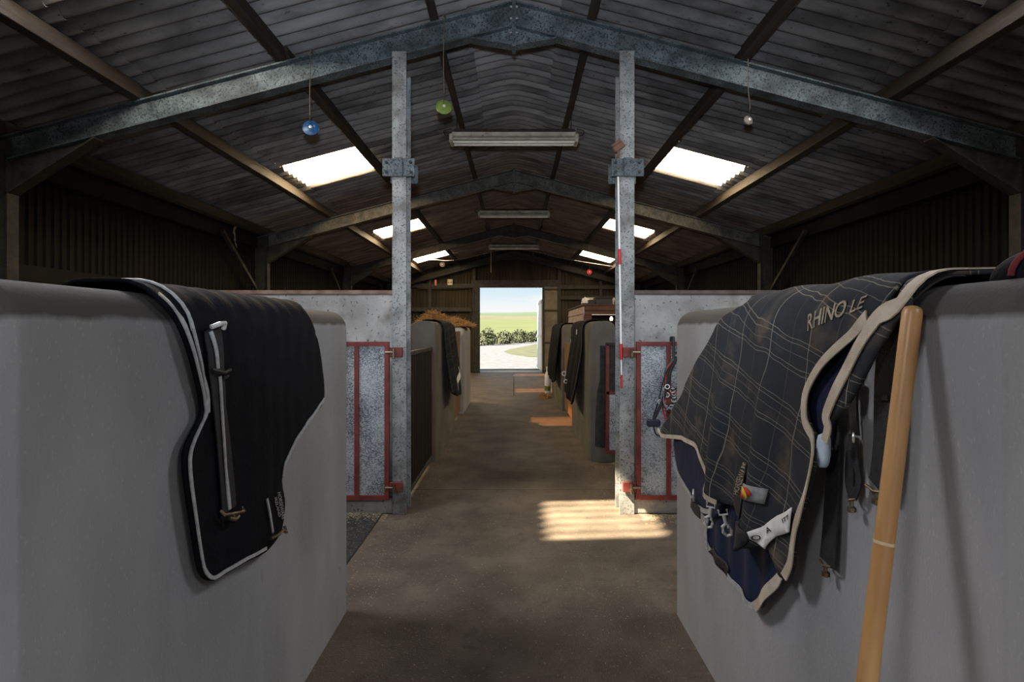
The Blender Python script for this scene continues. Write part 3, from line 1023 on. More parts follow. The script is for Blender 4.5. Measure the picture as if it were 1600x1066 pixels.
# right gate beyond the post: swung into the stall
g = empty('stall_gate', (1.75, 6.2, 0.12), 'red framed gate swung open beside the round-topped partition end, galvanised below', 'gate')
for x in (1.08, 1.45, 1.85, 2.3):
    MB().cbox(x - 0.018, x + 0.018, 6.18, 6.22, 0.15, 1.38, 0.003).build('upright', MT['red'], g)
for h in (0.14, 0.82, 1.38):
    MB().cbox(1.06, 2.32, 6.18, 6.22, h - 0.018, h + 0.018, 0.003).build('rail', MT['red'] if h < 1 else MT['galv_dark'], g)
for xa, xb in ((1.1, 1.43), (1.47, 1.83), (1.87, 2.28)):
    MB().box(xa, xb, 6.2, 6.208, 0.16, 0.8).build('sheet_panel', MT['spangle'], g)
    MB().box(xa, xb, 6.2, 6.208, 0.84, 1.36).build('black_panel', MT['rubber'], g)
for h in (0.3, 1.2):
    MB().cbox(1.07, 1.12, 6.215, 6.31, h, h + 0.05, 0.003).build('hinge_plate', MT['red'], g)

# plank gates across the next stall openings
def plank_gate(s, x, y0, y1, h, label):
    g = empty('plank_gate', (s * x, (y0 + y1) / 2, 0.06), label, 'gate', 'wooden plank gates')
    yy = y0
    n = int((y1 - y0) / 0.16)
    w = (y1 - y0) / n
    for i in range(n):
        MB().cbox(min(s * x, s * (x + 0.025)), max(s * x, s * (x + 0.025)), yy + 0.003, yy + w - 0.003, 0.06, h, 0.004).build('plank', MT['plank'], g)
        yy += w
    for hh in (0.25, h - 0.15):
        MB().cbox(min(s * (x + 0.025), s * (x + 0.06)), max(s * (x + 0.025), s * (x + 0.06)), y0, y1, hh, hh + 0.1, 0.004).build('ledge', MT['plank'], g)
    lt = MB()
    lt.beam((s * (x - 0.012), y0 + 0.05, 0.76), (s * (x - 0.012), y0 + 0.2, 0.76), 0.02, 0.03)
    lt.tube([(s * (x - 0.02), y0 + 0.1, 0.7), (s * (x - 0.035), y0 + 0.1, 0.73), (s * (x - 0.035), y0 + 0.1, 0.79), (s * (x - 0.02), y0 + 0.1, 0.82)], 0.009, 6)
    lt.build('latch', MT['metal'], g)
plank_gate(-1, 0.98, 8.4, 9.8, 1.52, 'brown plank stall gate in front of the straw heap')
plank_gate(1, 0.96, 8.4, 10.15, 1.3, 'brown plank stall gate below the wooden hut, with bright latch')
# ------------------------------------------------------------------ cloth draped over a partition
L1 = WT / 2 - WR
ARC = PI / 2 * WR
class Drape:
    # s runs along the partition profile from the middle of its top, positive down the aisle side
    def __init__(q, sg, xf, dfun, d0):
        q.sg, q.xf, q.d, q.d0 = sg, xf, dfun, d0
    def pos(q, y, s, extra=0.0):
        a = abs(s)
        if a < L1:
            x, z, nx, nz = WT / 2 - a, WH, 0.0, 1.0
        elif a < L1 + ARC:
            t = (a - L1) / WR
            x, z, nx, nz = WR - WR * math.sin(t), WH - WR + WR * math.cos(t), -math.sin(t), math.cos(t)
        else:
            x, z, nx, nz = 0.0, WH - WR - (a - L1 - ARC), -1.0, 0.0
        if s < 0:
            x = WT - x
            nx = -nx
        d = q.d(y, s) + extra
        return Vector((q.sg * (q.xf + x + nx * d), y, z + nz * d))
    def ps(q, px, py):
        # a photo pixel on the aisle face -> (y, s)
        w = q.xf - q.d0
        y = w * F / abs(px - VX)
        h = EYE - (py - VY) * y / F
        r = WR + q.d0
        if h > WH - WR:
            c = min(1.0, (h - (WH - WR)) / r)
            return (y, L1 + WR * math.acos(c))
        return (y, L1 + ARC + (WH - WR - h))

def resample(pts, step):
    o = []
    n = len(pts)
    for i in range(n):
        a, b = Vector(pts[i]), Vector(pts[(i + 1) % n])
        k = max(1, int((b - a).length / step))
        for j in range(k):
            o.append(a.lerp(b, j / k))
    return o
def inside(p, poly):
    c = False
    n = len(poly)
    for i in range(n):
        a, b = poly[i], poly[i - 1]
        if (a[1] > p[1]) != (b[1] > p[1]) and p[0] < (b[0] - a[0]) * (p[1] - a[1]) / (b[1] - a[1]) + a[0]:
            c = not c
    return c
def cloth(name, dr, outline, m, parent, step=0.022, extra=0.0, thick=0.01, round_=4, label=None):
    if round_:
        loop = [Vector(p) for p in outline]
        loop = smooth_path([loop[-1]] + loop + [loop[0], loop[1]], round_)[round_:-round_ - 1]
        loop = [Vector(p) for p in loop]
    else:
        loop = outline
    pts = resample(loop, step)
    nb = len(pts)
    xs = [p[0] for p in pts]; ys = [p[1] for p in pts]
    allp = [Vector((p[0], p[1])) for p in pts]
    edge2 = (step * 0.55) ** 2
    x = min(xs)
    row = 0
    while x < max(xs):
        y = min(ys) + (step / 2 if row % 2 else 0)
        while y < max(ys):
            if inside((x, y), pts) and all((x - b[0]) ** 2 + (y - b[1]) ** 2 > edge2 for b in pts):
                allp.append(Vector((x, y)))
            y += step
        x += step * 0.87
        row += 1
    res = delaunay_2d_cdt(allp, [], [list(range(nb))], 1, 1e-5)
    vv, ff = res[0], res[2]
    sh = org(parent)
    me = bpy.data.meshes.new(name)
    me.from_pydata([dr.pos(v[0], v[1], extra) - sh for v in vv], [], [tuple(f) for f in ff])
    uv = me.uv_layers.new(name='UVMap')
    for lp in me.loops:
        v = vv[lp.vertex_index]
        uv.data[lp.index].uv = (v[0], v[1])
    o = link(name, me, m, parent, (0, 0, 0), False, label)
    for p in me.polygons:
        p.use_smooth = True
    md = o.modifiers.new('thickness', 'SOLIDIFY')
    md.thickness = thick
    md.offset = 0
    return o
def ribbon(name, dr, path, width, m, parent, extra=0.012, thick=0.004, sub=5, px=True, nw=3, label=None, taper=None):
    pp = [dr.ps(*p) for p in path] if px else path
    P = smooth_path([(a, b, 0) for a, b in pp], sub)
    sh = org(parent)
    mb = MB()
    n = len(P)
    for i, p in enumerate(P):
        d = (P[min(i + 1, n - 1)] - P[max(i - 1, 0)]).normalized()
        nrm = Vector((-d.y, d.x, 0))
        w = width if taper is None else width * (taper[0] + (taper[1] - taper[0]) * i / (n - 1))
        for layer in (0, 1):
            for k in range(nw):
                c = p + nrm * w * (k / (nw - 1) - 0.5)
                mb.v.append(dr.pos(c.x, c.y, extra + layer * thick))
    W2 = 2 * nw
    for i in range(n - 1):
        a, b = i * W2, (i + 1) * W2
        for k in range(nw - 1):
            mb.f.append((a + k, a + k + 1, b + k + 1, b + k))
            mb.f.append((a + nw + k, b + nw + k, b + nw + k + 1, a + nw + k + 1))
        mb.f.append((a, b, b + nw, a + nw))
        mb.f.append((a + nw - 1, a + 2 * nw - 1, b + 2 * nw - 1, b + nw - 1))
    mb.f.append(tuple(list(range(nw)) + list(range(2 * nw - 1, nw - 1, -1))))
    e = (n - 1) * W2
    mb.f.append(tuple([e + k for k in range(nw)] + [e + k for k in range(2 * nw - 1, nw - 1, -1)]))
    return mb.build(name, m, parent, True, label=label)
def patch(name, dr, pix, m, parent, extra, label=None, thick=0.003):
    return cloth(name, dr, [dr.ps(*p) for p in pix], m, parent, 0.02, extra, thick, 0, label)
def text_mesh(s, size=1.0):
    cu = bpy.data.curves.new('txt', 'FONT')
    cu.body = s
    cu.size = size
    cu.resolution_u = 3
    cu.offset = 0.012
    o = bpy.data.objects.new('txt', cu)
    COL.objects.link(o)
    dg = bpy.context.evaluated_depsgraph_get()
    me = bpy.data.meshes.new_from_object(o.evaluated_get(dg))
    v = [p.co.copy() for p in me.vertices]
    f = [tuple(p.vertices) for p in me.polygons]
    bpy.data.objects.remove(o)
    bpy.data.meshes.remove(me)
    bpy.data.curves.remove(cu)
    return v, f
def lettering(name, s, dr, a, b, up, m, parent, extra, sub=0):
    # text whose base line runs from pixel a to pixel b; up = pixel vector of one capital height
    v, f = text_mesh(s)
    x1 = max(p.x for p in v); x0 = min(p.x for p in v)
    cap = 0.69
    mb = MB()
    for p in v:
        t = (p.x - x0) / (x1 - x0)
        k = p.y / cap
        q = (a[0] + (b[0] - a[0]) * t + up[0] * k, a[1] + (b[1] - a[1]) * t + up[1] * k)
        mb.v.append(dr.pos(*dr.ps(*q), extra))
    mb.f = f
    return mb.build(name, m, parent)
def sstep(a, b, x):
    t = max(0.0, min(1.0, (x - a) / (b - a)))
    return t * t * (3 - 2 * t)

# ------------------------------------------------------------------ black quilted rug on the left partition
def d_left(y, s):
    q = abs(math.sin(PI * (y - 1.43) / 0.11)) ** 0.6 * 0.007
    return 0.022 + q * (1 - 0.6 * sstep(0.3, 0.9, s)) + 0.006 * math.sin(y * 13 + s * 3) * sstep(0.2, 0.8, s) + 0.01 * sstep(0.5, 1.1, s)
dl = Drape(-1, XL, d_left, 0.03)
rug = empty('horse_rug', (-1.06, 2.0, WH), 'black quilted horse rug with silver piping hung over a pale partition', 'horse rug')
face = [(262, 462), (279, 500), (293, 545), (305, 590), (314, 625), (315, 648), (303, 668), (291, 692), (286, 720), (289, 765), (298, 825), (306, 870),
        (314, 896), (328, 908), (345, 901), (380, 878), (412, 862), (436, 836), (444, 808), (446, 780), (441, 752), (449, 722), (463, 692), (484, 655), (507, 623), (503, 580), (496, 530), (486, 488)]
ol = [dl.ps(*p) for p in face]
top = [(2.44, 0.02), (2.45, -0.2), (2.45, -0.5), (2.0, -0.62), (1.5, -0.5), (1.40, -0.2), (1.385, 0.02)]
cloth('rug_body', dl, ol + top, MT['black_fabric'], rug, 0.024, round_=3)
ribbon('piping', dl, [(265, 462), (283, 500), (297, 545), (309, 590), (318, 625), (319, 649), (307, 670), (296, 694), (291, 720), (294, 765), (303, 825), (311, 868), (318, 892), (329, 903), (344, 896), (379, 873), (409, 857)], 0.0105, MT['silver_trim'], rug, 0.008)
yy_, ss_ = dl.ps(286, 470)
ribbon('piping', dl, [(1.43, -0.2), (1.435, -0.02), (1.45, 0.1), (1.475, 0.2)] + [dl.ps(*p) for p in ((294, 500), (305, 545), (314, 580), (321, 615), (322, 645))], 0.0105, MT['silver_trim'], rug, 0.008, px=False)
ribbon('piping', dl, [(504, 623), (480, 658), (459, 694), (446, 724), (441, 745)], 0.012, MT['silver_trim'], rug, 0.008)
st = ribbon('strap', dl, [(326, 512), (331, 545), (333, 578), (338, 630), (346, 700), (352, 760), (354, 798)], 0.075, MT['web'], rug, 0.012)
ribbon('reflective_stripe', dl, [(321, 518), (328, 545), (331, 576)], 0.0115, MT['silver_trim'], st, 0.018)
ribbon('reflective_stripe', dl, [(334, 588), (338, 640), (345, 705), (351, 765), (353, 796)], 0.0115, MT['silver_trim'], st, 0.018)
def P3(dr, px, py, e):
    return dr.pos(*dr.ps(px, py), e)
mb = MB(); mb.tube([P3(dl, 317, 512, 0.03), P3(dl, 324, 508, 0.04), P3(dl, 334, 507, 0.035), P3(dl, 337, 514, 0.025)], 0.007, 6)
mb.build('strap_loop', MT['metal'], st)
mb = MB(); mb.tube([P3(dl, 322, 578, 0.02), P3(dl, 334, 583, 0.032), P3(dl, 346, 578, 0.03), P3(dl, 350, 586, 0.02), P3(dl, 340, 590, 0.025)], 0.006, 6)
mb.build('buckle', MT['dark'], st)
mb = MB(); mb.tube([P3(dl, 337, 798, 0.02), P3(dl, 338, 805, 0.03), P3(dl, 352, 803, 0.032), P3(dl, 368, 799, 0.03), P3(dl, 370, 793, 0.02)], 0.005, 6)
mb.tube([P3(dl, 352, 803, 0.032), P3(dl, 353, 811, 0.034)], 0.005, 6)
mb.tube([P3(dl, 347, 810, 0.03), P3(dl, 353, 812, 0.036), P3(dl, 360, 807, 0.03)], 0.006, 6)
mb.build('strap_hook', MT['brass'], st)
ribbon('reflective_stripe', dl, [(409, 780), (413, 800), (419, 832)], 0.010, MT['silver_trim'], rug, 0.012)
mb = MB(); mb.tube([P3(dl, 412, 842, 0.02), P3(dl, 421, 836, 0.03), P3(dl, 430, 829, 0.03), P3(dl, 436, 832, 0.03), P3(dl, 437, 822, 0.02)], 0.006, 6)
mb.build('strap_hook', MT['brass'], rug)
lettering('stitched_name', 'HORSEWARE', dl, (429, 770), (437, 812), (6, -1.2), MT['letter_grey'], rug, 0.012)
lettering('stitched_name', 'IRELAND', dl, (424, 778), (431, 808), (4, -0.8), MT['letter_grey'], rug, 0.012)

# ------------------------------------------------------------------ big plaid rug on the right partition
def d_right(y, s):
    low = sstep(0.15, 0.9, s)
    f1 = max(0.0, math.sin((y - 1.62 - 0.12 * s) * 17)) ** 1.5 * (1 - sstep(2.1, 2.6, y))
    f2 = math.sin((y + 0.2 * s) * 31)
    return 0.035 + low * (0.03 + 0.05 * f1 + 0.006 * f2) + 0.01 * (1 - low) * math.sin(y * 9 + 1) ** 2
dr = Drape(1, XR, d_right, 0.06)
du = Drape(1, XR, lambda y, s: 0.02 + 0.012 * math.sin(y * 22) ** 2 * sstep(0.3, 0.8, s) + 0.012 * sstep(0.5, 1.0, s), 0.03)
ds = Drape(1, XR, lambda y, s: 0.012, 0.02)
rug = empty('horse_rug', (1.03, 1.9, WH), 'charcoal plaid horse rug with cream binding and navy lining hung over a partition', 'horse rug')
far_edge = [(1140, 472), (1112, 510), (1085, 565), (1060, 622), (1038, 665), (1032, 676)]
hem = [(1040, 684), (1066, 686), (1086, 696), (1100, 716), (1110, 742), (1119, 770), (1132, 786)]
hem2 = [(1150, 792), (1163, 812), (1172, 842), (1184, 858), (1200, 852), (1214, 874), (1222, 898), (1230, 905)]
near = [(1238, 895), (1243, 862), (1249, 830), (1262, 790), (1276, 745), (1281, 712), (1274, 685), (1260, 658), (1254, 628), (1258, 604), (1275, 575), (1302, 545), (1325, 520), (1342, 492), (1362, 462)]
ol = [dr.ps(*p) for p in far_edge + hem + hem2 + near]
top = [(1.27, 0.05), (1.24, -0.1), (1.23, -0.3), (1.5, -0.55), (2.0, -0.55), (2.2, -0.3), (2.16, -0.05), (2.1, 0.07)]
body = cloth('rug_body', dr, ol + top, MT['plaid'], rug, 0.024, round_=3)
ribbon('binding', dr, [(1030, 672), (1040, 681), (1066, 684), (1086, 694), (1099, 714), (1109, 740), (1118, 768), (1131, 786)], 0.02, MT['cream_trim'], rug, 0.008)
ribbon('binding', dr, [(1231, 902), (1239, 880), (1243, 856), (1250, 826), (1263, 788), (1275, 745), (1279, 712), (1272, 686), (1258, 659), (1255, 628), (1260, 604), (1277, 575), (1303, 545), (1326, 520), (1342, 492)], 0.026, MT['cream_trim'], rug, 0.008)
# near flap, cream edged
dn = Drape(1, XR, lambda y, s: 0.014 + 0.045 * sstep(0.05, 0.35, s), 0.075)
flap = [(1366, 458), (1345, 500), (1328, 548), (1312, 595), (1297, 635), (1291, 650), (1300, 657), (1322, 634), (1345, 592), (1362, 545), (1378, 505), (1392, 470)]
ol = [dn.ps(*p) for p in flap] + [(1.22, 0.1), (1.185, 0.0), (1.17, -0.2), (1.27, -0.35), (1.3, -0.1), (1.28, 0.06)]
fp = cloth('chest_flap', dn, ol, MT['plaid'], rug, 0.022, 0.012, round_=3)
ribbon('binding', dn, [(1.2, -0.3), (1.2, -0.1), (1.215, 0.04)] + [dn.ps(*p) for p in ((1380, 458), (1356, 490), (1340, 530), (1323, 580), (1305, 620), (1294, 650), (1297, 668), (1292, 690))], 0.036, MT['cream_trim'], fp, 0.02, px=False, taper=(1.15, 0.7))
# navy lining that shows in the opening and below the hem
dv = Drape(1, XR, lambda y, s: 0.03, 0.04)
cloth('lining', dv, [dv.ps(*p) for p in ((1338, 510), (1318, 590), (1298, 660), (1292, 702), (1276, 704), (1256, 690), (1246, 640), (1262, 585), (1300, 530))], MT['navy'], rug, 0.025, round_=2)
low1 = [(1056, 680), (1058, 715), (1064, 740), (1080, 768), (1092, 792), (1112, 812), (1128, 800), (1132, 770), (1118, 730), (1098, 700), (1078, 684)]
dw = Drape(1, XR, lambda y, s: 0.045, 0.05)
lr = cloth('lining_roll', dw, [dw.ps(*p) for p in low1], MT['navy'], rug, 0.025, thick=0.03, round_=2)
ribbon('grey_piping', dw, [(1056, 716), (1064, 741), (1081, 769), (1090, 785)], 0.014, MT['silver_trim'], lr, 0.018)
ribbon('grey_piping', dw, [(1096, 792), (1104, 798), (1114, 800)], 0.02, MT['silver_trim'], lr, 0.018)
low2 = [(1118, 775), (1112, 805), (1110, 845), (1128, 880), (1150, 908), (1166, 930), (1180, 947), (1192, 950), (1206, 930), (1226, 906), (1228, 870), (1200, 830), (1160, 790)]
lp = cloth('lining_flap', du, [du.ps(*p) for p in low2], MT['navy'], rug, 0.024, round_=3)
ribbon('grey_piping', du, [(1114, 800), (1111, 830), (1112, 858)], 0.016, MT['silver_trim'], lp, 0.01)
ribbon('grey_piping', du, [(1146, 900), (1165, 925), (1178, 943), (1189, 949)], 0.02, MT['silver_trim'], lp, 0.01)
ribbon('binding', du, [(1186, 949), (1200, 935), (1216, 915), (1228, 898)], 0.032, MT['cream_trim'], lp, 0.01)
patch('black_patch', du, [(1113, 862), (1120, 855), (1148, 890), (1142, 902)], MT['web'], lp, 0.01)
cloth('hem_pocket', dr, [dr.ps(*p) for p in ((1160, 815), (1172, 818), (1192, 832), (1190, 850), (1178, 862), (1166, 848), (1158, 830))], MT['web'], rug, 0.02, 0.012, 0.012, 2)
patch('reflective_strip', dr, [(1187, 835), (1207, 821), (1222, 806), (1246, 793), (1240, 832), (1222, 838), (1206, 858), (1198, 848)], MT['white_refl'], rug, 0.014)
lettering('strip_print', 'O', dr, (1197, 846), (1204, 842), (-3, -7), MT['dark'], rug, 0.018)
lettering('strip_print', 'A', dr, (1212, 834), (1218, 830), (-3, -8), MT['dark'], rug, 0.018)
lettering('strip_print', 'ITT', dr, (1231, 818), (1243, 811), (-2, -7), MT['dark'], rug, 0.018)
lettering('embroidered_name', 'RHINO', dr, (1256, 517), (1309, 491), (-3, -27), MT['letter'], rug, 0.0085)
lettering('embroidered_name', 'LE', dr, (1315, 487), (1330, 477), (-2, -22), MT['letter'], rug, 0.0085)
stp = ribbon('strap', dr, [(1176, 735), (1171, 755), (1163, 780), (1158, 800)], 0.075, MT['web'], rug, 0.011)
lettering('embroidered_name', 'HORSEWARE', dr, (1164, 774), (1178, 724), (-9, -2), MT['letter'], stp, 0.018)
lettering('embroidered_name', 'IRELAND', dr, (1174, 768), (1185, 736), (-6, -1.5), MT['letter'], stp, 0.018)
ptc = patch('logo_patch', dr, [(1184, 755), (1209, 765), (1206, 788), (1182, 779)], mat('grey_patch', (0.2, 0.21, 0.22), (0.3, 0.31, 0.32), 30), rug, 0.012)
MT['yellow'] = mat('yellow_thread', (0.7, 0.5, 0.05), None, 30)
MT['redt'] = mat('red_thread', (0.6, 0.05, 0.04), None, 30)
patch('yellow_stroke', dr, [(1186, 760), (1190, 761), (1195, 777), (1192, 781)], MT['yellow'], ptc, 0.018)
patch('red_stroke', dr, [(1190, 761), (1194, 762), (1198, 772), (1195, 777)], MT['redt'], ptc, 0.018)
patch('red_stroke', dr, [(1186, 768), (1189, 768), (1191, 778), (1187, 778)], MT['redt'], ptc, 0.018)
def snap_hook(px, py, tilt, par):
    c = P3(dr, px, py, 0.045)
    mb = MB()
    m = Matrix.Rotation(tilt, 4, 'Y') @ Matrix.Rotation(math.radians(-25), 4, 'Z')
    def q(x, z, y=0): return c + (m @ Vector((x, y, z))) * 0.95
    mb.tube([q(-0.016, 0.055), q(-0.016, 0.035), q(0.016, 0.035), q(0.016, 0.055)], 0.004, 6)
    mb.tube([q(0, 0.035), q(0, 0.0)], 0.007, 8)
    mb.tube([q(0, 0), q(-0.016, -0.012), q(-0.018, -0.035), q(-0.006, -0.05), q(0.01, -0.045), q(0.014, -0.028)], 0.006, 6)
    mb.tube([q(0.002, 0.0), q(0.016, -0.03)], 0.004, 6)
    mb.tube([q(0.006, -0.012, -0.012), q(0.006, -0.012, 0.012)], 0.004, 6)
    mb.build('snap_hook', MT['metal'], par)
snap_hook(1132, 806, 0.1, rug)
snap_hook(1153, 818, -0.25, rug)
mb = MB(); mb.torus(P3(dw, 1094, 774, 0.035), 0.024, 0.0045, Matrix.Rotation(math.radians(70), 4, 'Z'))
mb.build('ring', MT['metal'], lr)
ribbon('strap', dw, [(1086, 785), (1092, 795), (1100, 802)], 0.05, MT['web'], lr, 0.02)
# hanging leg straps
def hang_strap(path, w, hook, tp=None):
    o = ribbon('strap', ds, path, w, MT['web'], rug, 0.006, 0.006, taper=tp)
    e = path[-1]
    mb = MB(); c = P3(ds, e[0], e[1] + 4, 0.015)
    if hook:
        mb.tube([c + Vector((0, -w * 0.5, 0.008)), c + Vector((-0.006, 0, 0)), c + Vector((0, w * 0.5, 0.004))], 0.004, 6)
        mb.tube([c, c + Vector((0, 0, -0.016))], 0.005, 6)
        mb.lathe([(0.004, -0.012), (0.011, -0.008), (0.011, 0.002), (0.004, 0.006)], c + Vector((0, 0, -0.02)), 8)
        mb.build('strap_clip', MT['brass'], o)
    return o
hang_strap([(1302, 655), (1305, 680), (1303, 720), (1300, 780), (1297, 840), (1294, 880)], 0.055, True, (0.8, 1.25))
ribbon('strap', ds, [(1298, 672), (1300, 695), (1306, 712)], 0.03, MT['web'], rug, 0.014)
mb = MB(); mb.torus(P3(ds, 1303, 706, 0.025), 0.012, 0.003, Matrix.Rotation(math.radians(60), 4, 'Z')); mb.build('buckle', MT['metal'], rug)
hang_strap([(1336, 595), (1334, 630), (1337, 680)], 0.03, False)
hang_strap([(1334, 682), (1330, 715), (1329, 755), (1335, 778)], 0.035, True)
ribbon('strap', ds, [(1341, 684), (1341, 720), (1346, 752), (1338, 778)], 0.02, MT['web'], rug, 0.012)
mb = MB(); mb.torus(P3(ds, 1341, 684, 0.02), 0.012, 0.003, Matrix.Rotation(math.radians(60), 4, 'Z')); mb.build('buckle', MT['metal'], rug)
hang_strap([(1.18, -0.05), (1.17, 0.1)] and [(1392, 480), (1388, 560), (1385, 620), (1384, 690), (1378, 750), (1374, 764)], 0.075, True)
ribbon('strap_keeper', ds, [(1376, 620), (1394, 622)], 0.012, MT['web'], rug, 0.016)
ribbon('shoulder_strip', ds, [(1.25, -0.2), (1.24, 0.0), (1.22, 0.1)] + [ds.ps(*p) for p in ((1392, 470), (1391, 500))], 0.08, MT['web'], rug, 0.006, px=False)
cloth('pale_blue_tag', ds, [ds.ps(*p) for p in ((1306, 680), (1318, 680), (1320, 700), (1318, 722), (1312, 731), (1305, 726), (1303, 700))], mat('pale_blue_cloth', (0.42, 0.52, 0.66), (0.5, 0.6, 0.74), 30), rug, 0.02, 0.05, 0.012, 2)

# dark rug with a red edge bundled on the near end of the right partition
MT['red_cloth'] = mat('dark_red_cloth', (0.1, 0.008, 0.012), (0.17, 0.016, 0.02), 20, 0.85)
rr = empty('bundled_rug', (1.07, 1.06, WH), 'dark bundled rug with red edge lying on top of the plaid rug partition', 'horse rug')
mb = MB()
prof = [(1.0 * math.cos(t * PI / 20), math.sin(t * PI / 20)) for t in range(0, 10)] + [(0.02, 1.0)]
mb.lathe([(0.1 * p, 0.066 * q) for p, q in prof], (1.07, 1.06, WH), 24)
mb.build('bundle', MT['black_fabric'], rr, True)
for k, (yo, sc) in enumerate(((-0.012, 1.0),)):
    pth = [Vector((1.07 - 0.101 * sc * math.cos(t * PI / 16), 1.06 + yo, WH + 0.004 + 0.066 * sc * math.sin(t * PI / 16))) for t in range(0, 17)]
    MB().tube(pth, 0.0055, 8).build('red_edge', MT['red_cloth'], rr, True)

# ------------------------------------------------------------------ rugs on the far partitions
def far_rug(sg, xf, y0, y1, drop, bulge, m, label, seed, near_drop=None):
    r = random.Random(seed)
    ph = r.uniform(0, 6)
    D = Drape(sg, xf, lambda y, s: 0.025 + bulge * sstep(0.15, drop, s) * (0.65 + 0.35 * math.sin((y - y0) / (y1 - y0) * PI)) + 0.018 * math.sin(y * 14 + ph) * sstep(0.1, 0.5, s), 0.03)
    root = empty('horse_rug', (sg * (xf + 0.145), (y0 + y1) / 2, WH), label, 'horse rug')
    w = y1 - y0
    nd = near_drop or drop * 0.92
    ol = [(y0, 0.1), (y0 - 0.02, drop * 0.4), (y0 + 0.05, nd * 0.8), (y0 + 0.12 * w, nd), (y0 + 0.45 * w, drop), (y1 - 0.2 * w, drop * 0.95), (y1 - 0.05, drop * 0.75), (y1 + 0.02, drop * 0.35), (y1, 0.1),
          (y1, -0.2), (y1 - 0.1, -0.5), (y0 + 0.1, -0.5), (y0, -0.2)]
    cloth('rug_body', D, ol, m, root, 0.045, round_=3)
    ribbon('edging', D, [(y0 + 0.01, 0.1), (y0 - 0.01, drop * 0.4), (y0 + 0.06, nd * 0.8), (y0 + 0.12 * w, nd - 0.015)], 0.02, MT['web'], root, 0.012, px=False)
    return root, D
rt, D = far_rug(-1, 0.92, 6.85, 8.1, 1.12, 0.13, MT['plaid_dark'], 'dark plaid horse rug with a white reflective strip on a grey partition', 3)
ribbon('reflective_strip', D, [(7.25, 1.0), (7.55, 0.86), (7.9, 0.72)], 0.08, MT['white_refl'], rt, 0.014, px=False)
rt, D = far_rug(1, 0.9, 6.85, 8.2, 1.15, 0.13, MT['black_fabric'], 'plain black horse rug on the partition with the stained round-topped end', 5, 1.18)
mb = MB(); mb.torus(D.pos(7.9, 0.85, 0.03), 0.03, 0.008); mb.torus(D.pos(7.75, 0.95, 0.03), 0.025, 0.007); mb.build('metal_clasps', MT['metal'], rt, kind='stuff')
ribbon('edging', D, [(8.15, 0.35), (8.05, 0.75), (7.9, 0.95)], 0.02, MT['silver_trim'], rt, 0.014, px=False)
ribbon('label_tag', D, [(7.35, 0.2), (7.35, 0.27)], 0.03, MT['white_refl'], rt, 0.014, px=False)
far_rug(1, 0.92, 10.4, 12.6, 1.2, 0.14, MT['black_fabric'], 'black horse rug on the partition beside the white plastic drum', 8, 1.25)

# ------------------------------------------------------------------ wooden pole leaning on the right partition
tp = Vector((0.861, 1.16, 1.6)); ft = Vector((0.576, 1.035, 0.02))
ax = (tp - ft)
Ln = ax.length
rotm = ax.normalized().to_track_quat('Z', 'Y').to_matrix().to_4x4()
root = empty('wooden_pole', (ft.x, ft.y, 0), 'smooth varnished wooden pole leaning against the plaid rug partition', 'pole')
mb = MB(); mb.lathe([(0.016, 0), (0.0195, 0.01), (0.0195, Ln * 0.45), (0.0192, Ln - 0.02), (0.0185, Ln - 0.01), (0.015, Ln - 0.003), (0.009, Ln)], ft, 20, rotm)
mb.build('shaft', MT['wood_pole'], root, True)
mb = MB(); mb.lathe([(0.0198, Ln * 0.685), (0.0199, Ln * 0.687), (0.0198, Ln * 0.689)], ft, 20, rotm)
mb.build('scratch_mark', mat('pale_scratch', (0.6, 0.48, 0.32), None, 10), root)

# ------------------------------------------------------------------ red and white pole stuck behind the post plate
root = empty('extension_pole', (0.87, 4.492, 1.06), 'white pole with red grips and a brown brush head behind the post plate', 'pole')
pa, pb = Vector((0.868, 4.493, 3.02)), Vector((0.9, 4.488, 1.06))
def along(t): return pa.lerp(pb, t)
def tt(py): return (py - 237) / (607 - 237.0)
MB().tube([along(0), along(tt(560))], 0.0085, 8).build('white_tube', MT['white'], root, True)
MT['pole_red'] = mat('red_plastic', (0.42, 0.02, 0.025), (0.5, 0.03, 0.03), 10, 0.4)
MB().tube([along(tt(388)), along(tt(412))], 0.015, 10).build('grip', MT['pole_red'], root, True)
MB().tube([along(tt(537)), along(tt(562))], 0.015, 10).build('grip', MT['pole_red'], root, True)
MB().tube([along(tt(560)), along(tt(590))], 0.006, 8).build('inner_tube', MT['white'], root, True)
MB().tube([along(tt(586)), along(tt(607))], 0.009, 8).build('end_grip', MT['pole_red'], root, True)
mh = Matrix.Translation((0.872, 4.47, 3.06)) @ Matrix.Rotation(math.radians(-35), 4, 'Y')
mb = MB(); mb.cbox(-0.05, 0.05, -0.025, 0.012, -0.02, 0.03, 0.006, mh); mb.cbox(-0.045, 0.045, -0.02, 0.01, 0.03, 0.055, 0.004, mh); mb.beam((0.868, 4.482, 2.98), (0.872, 4.475, 3.05), 0.02, 0.02, (0, 1, 0))
mb.build('brush_head', mat('brown_brush', (0.1, 0.045, 0.03), (0.16, 0.08, 0.055), 30), root)

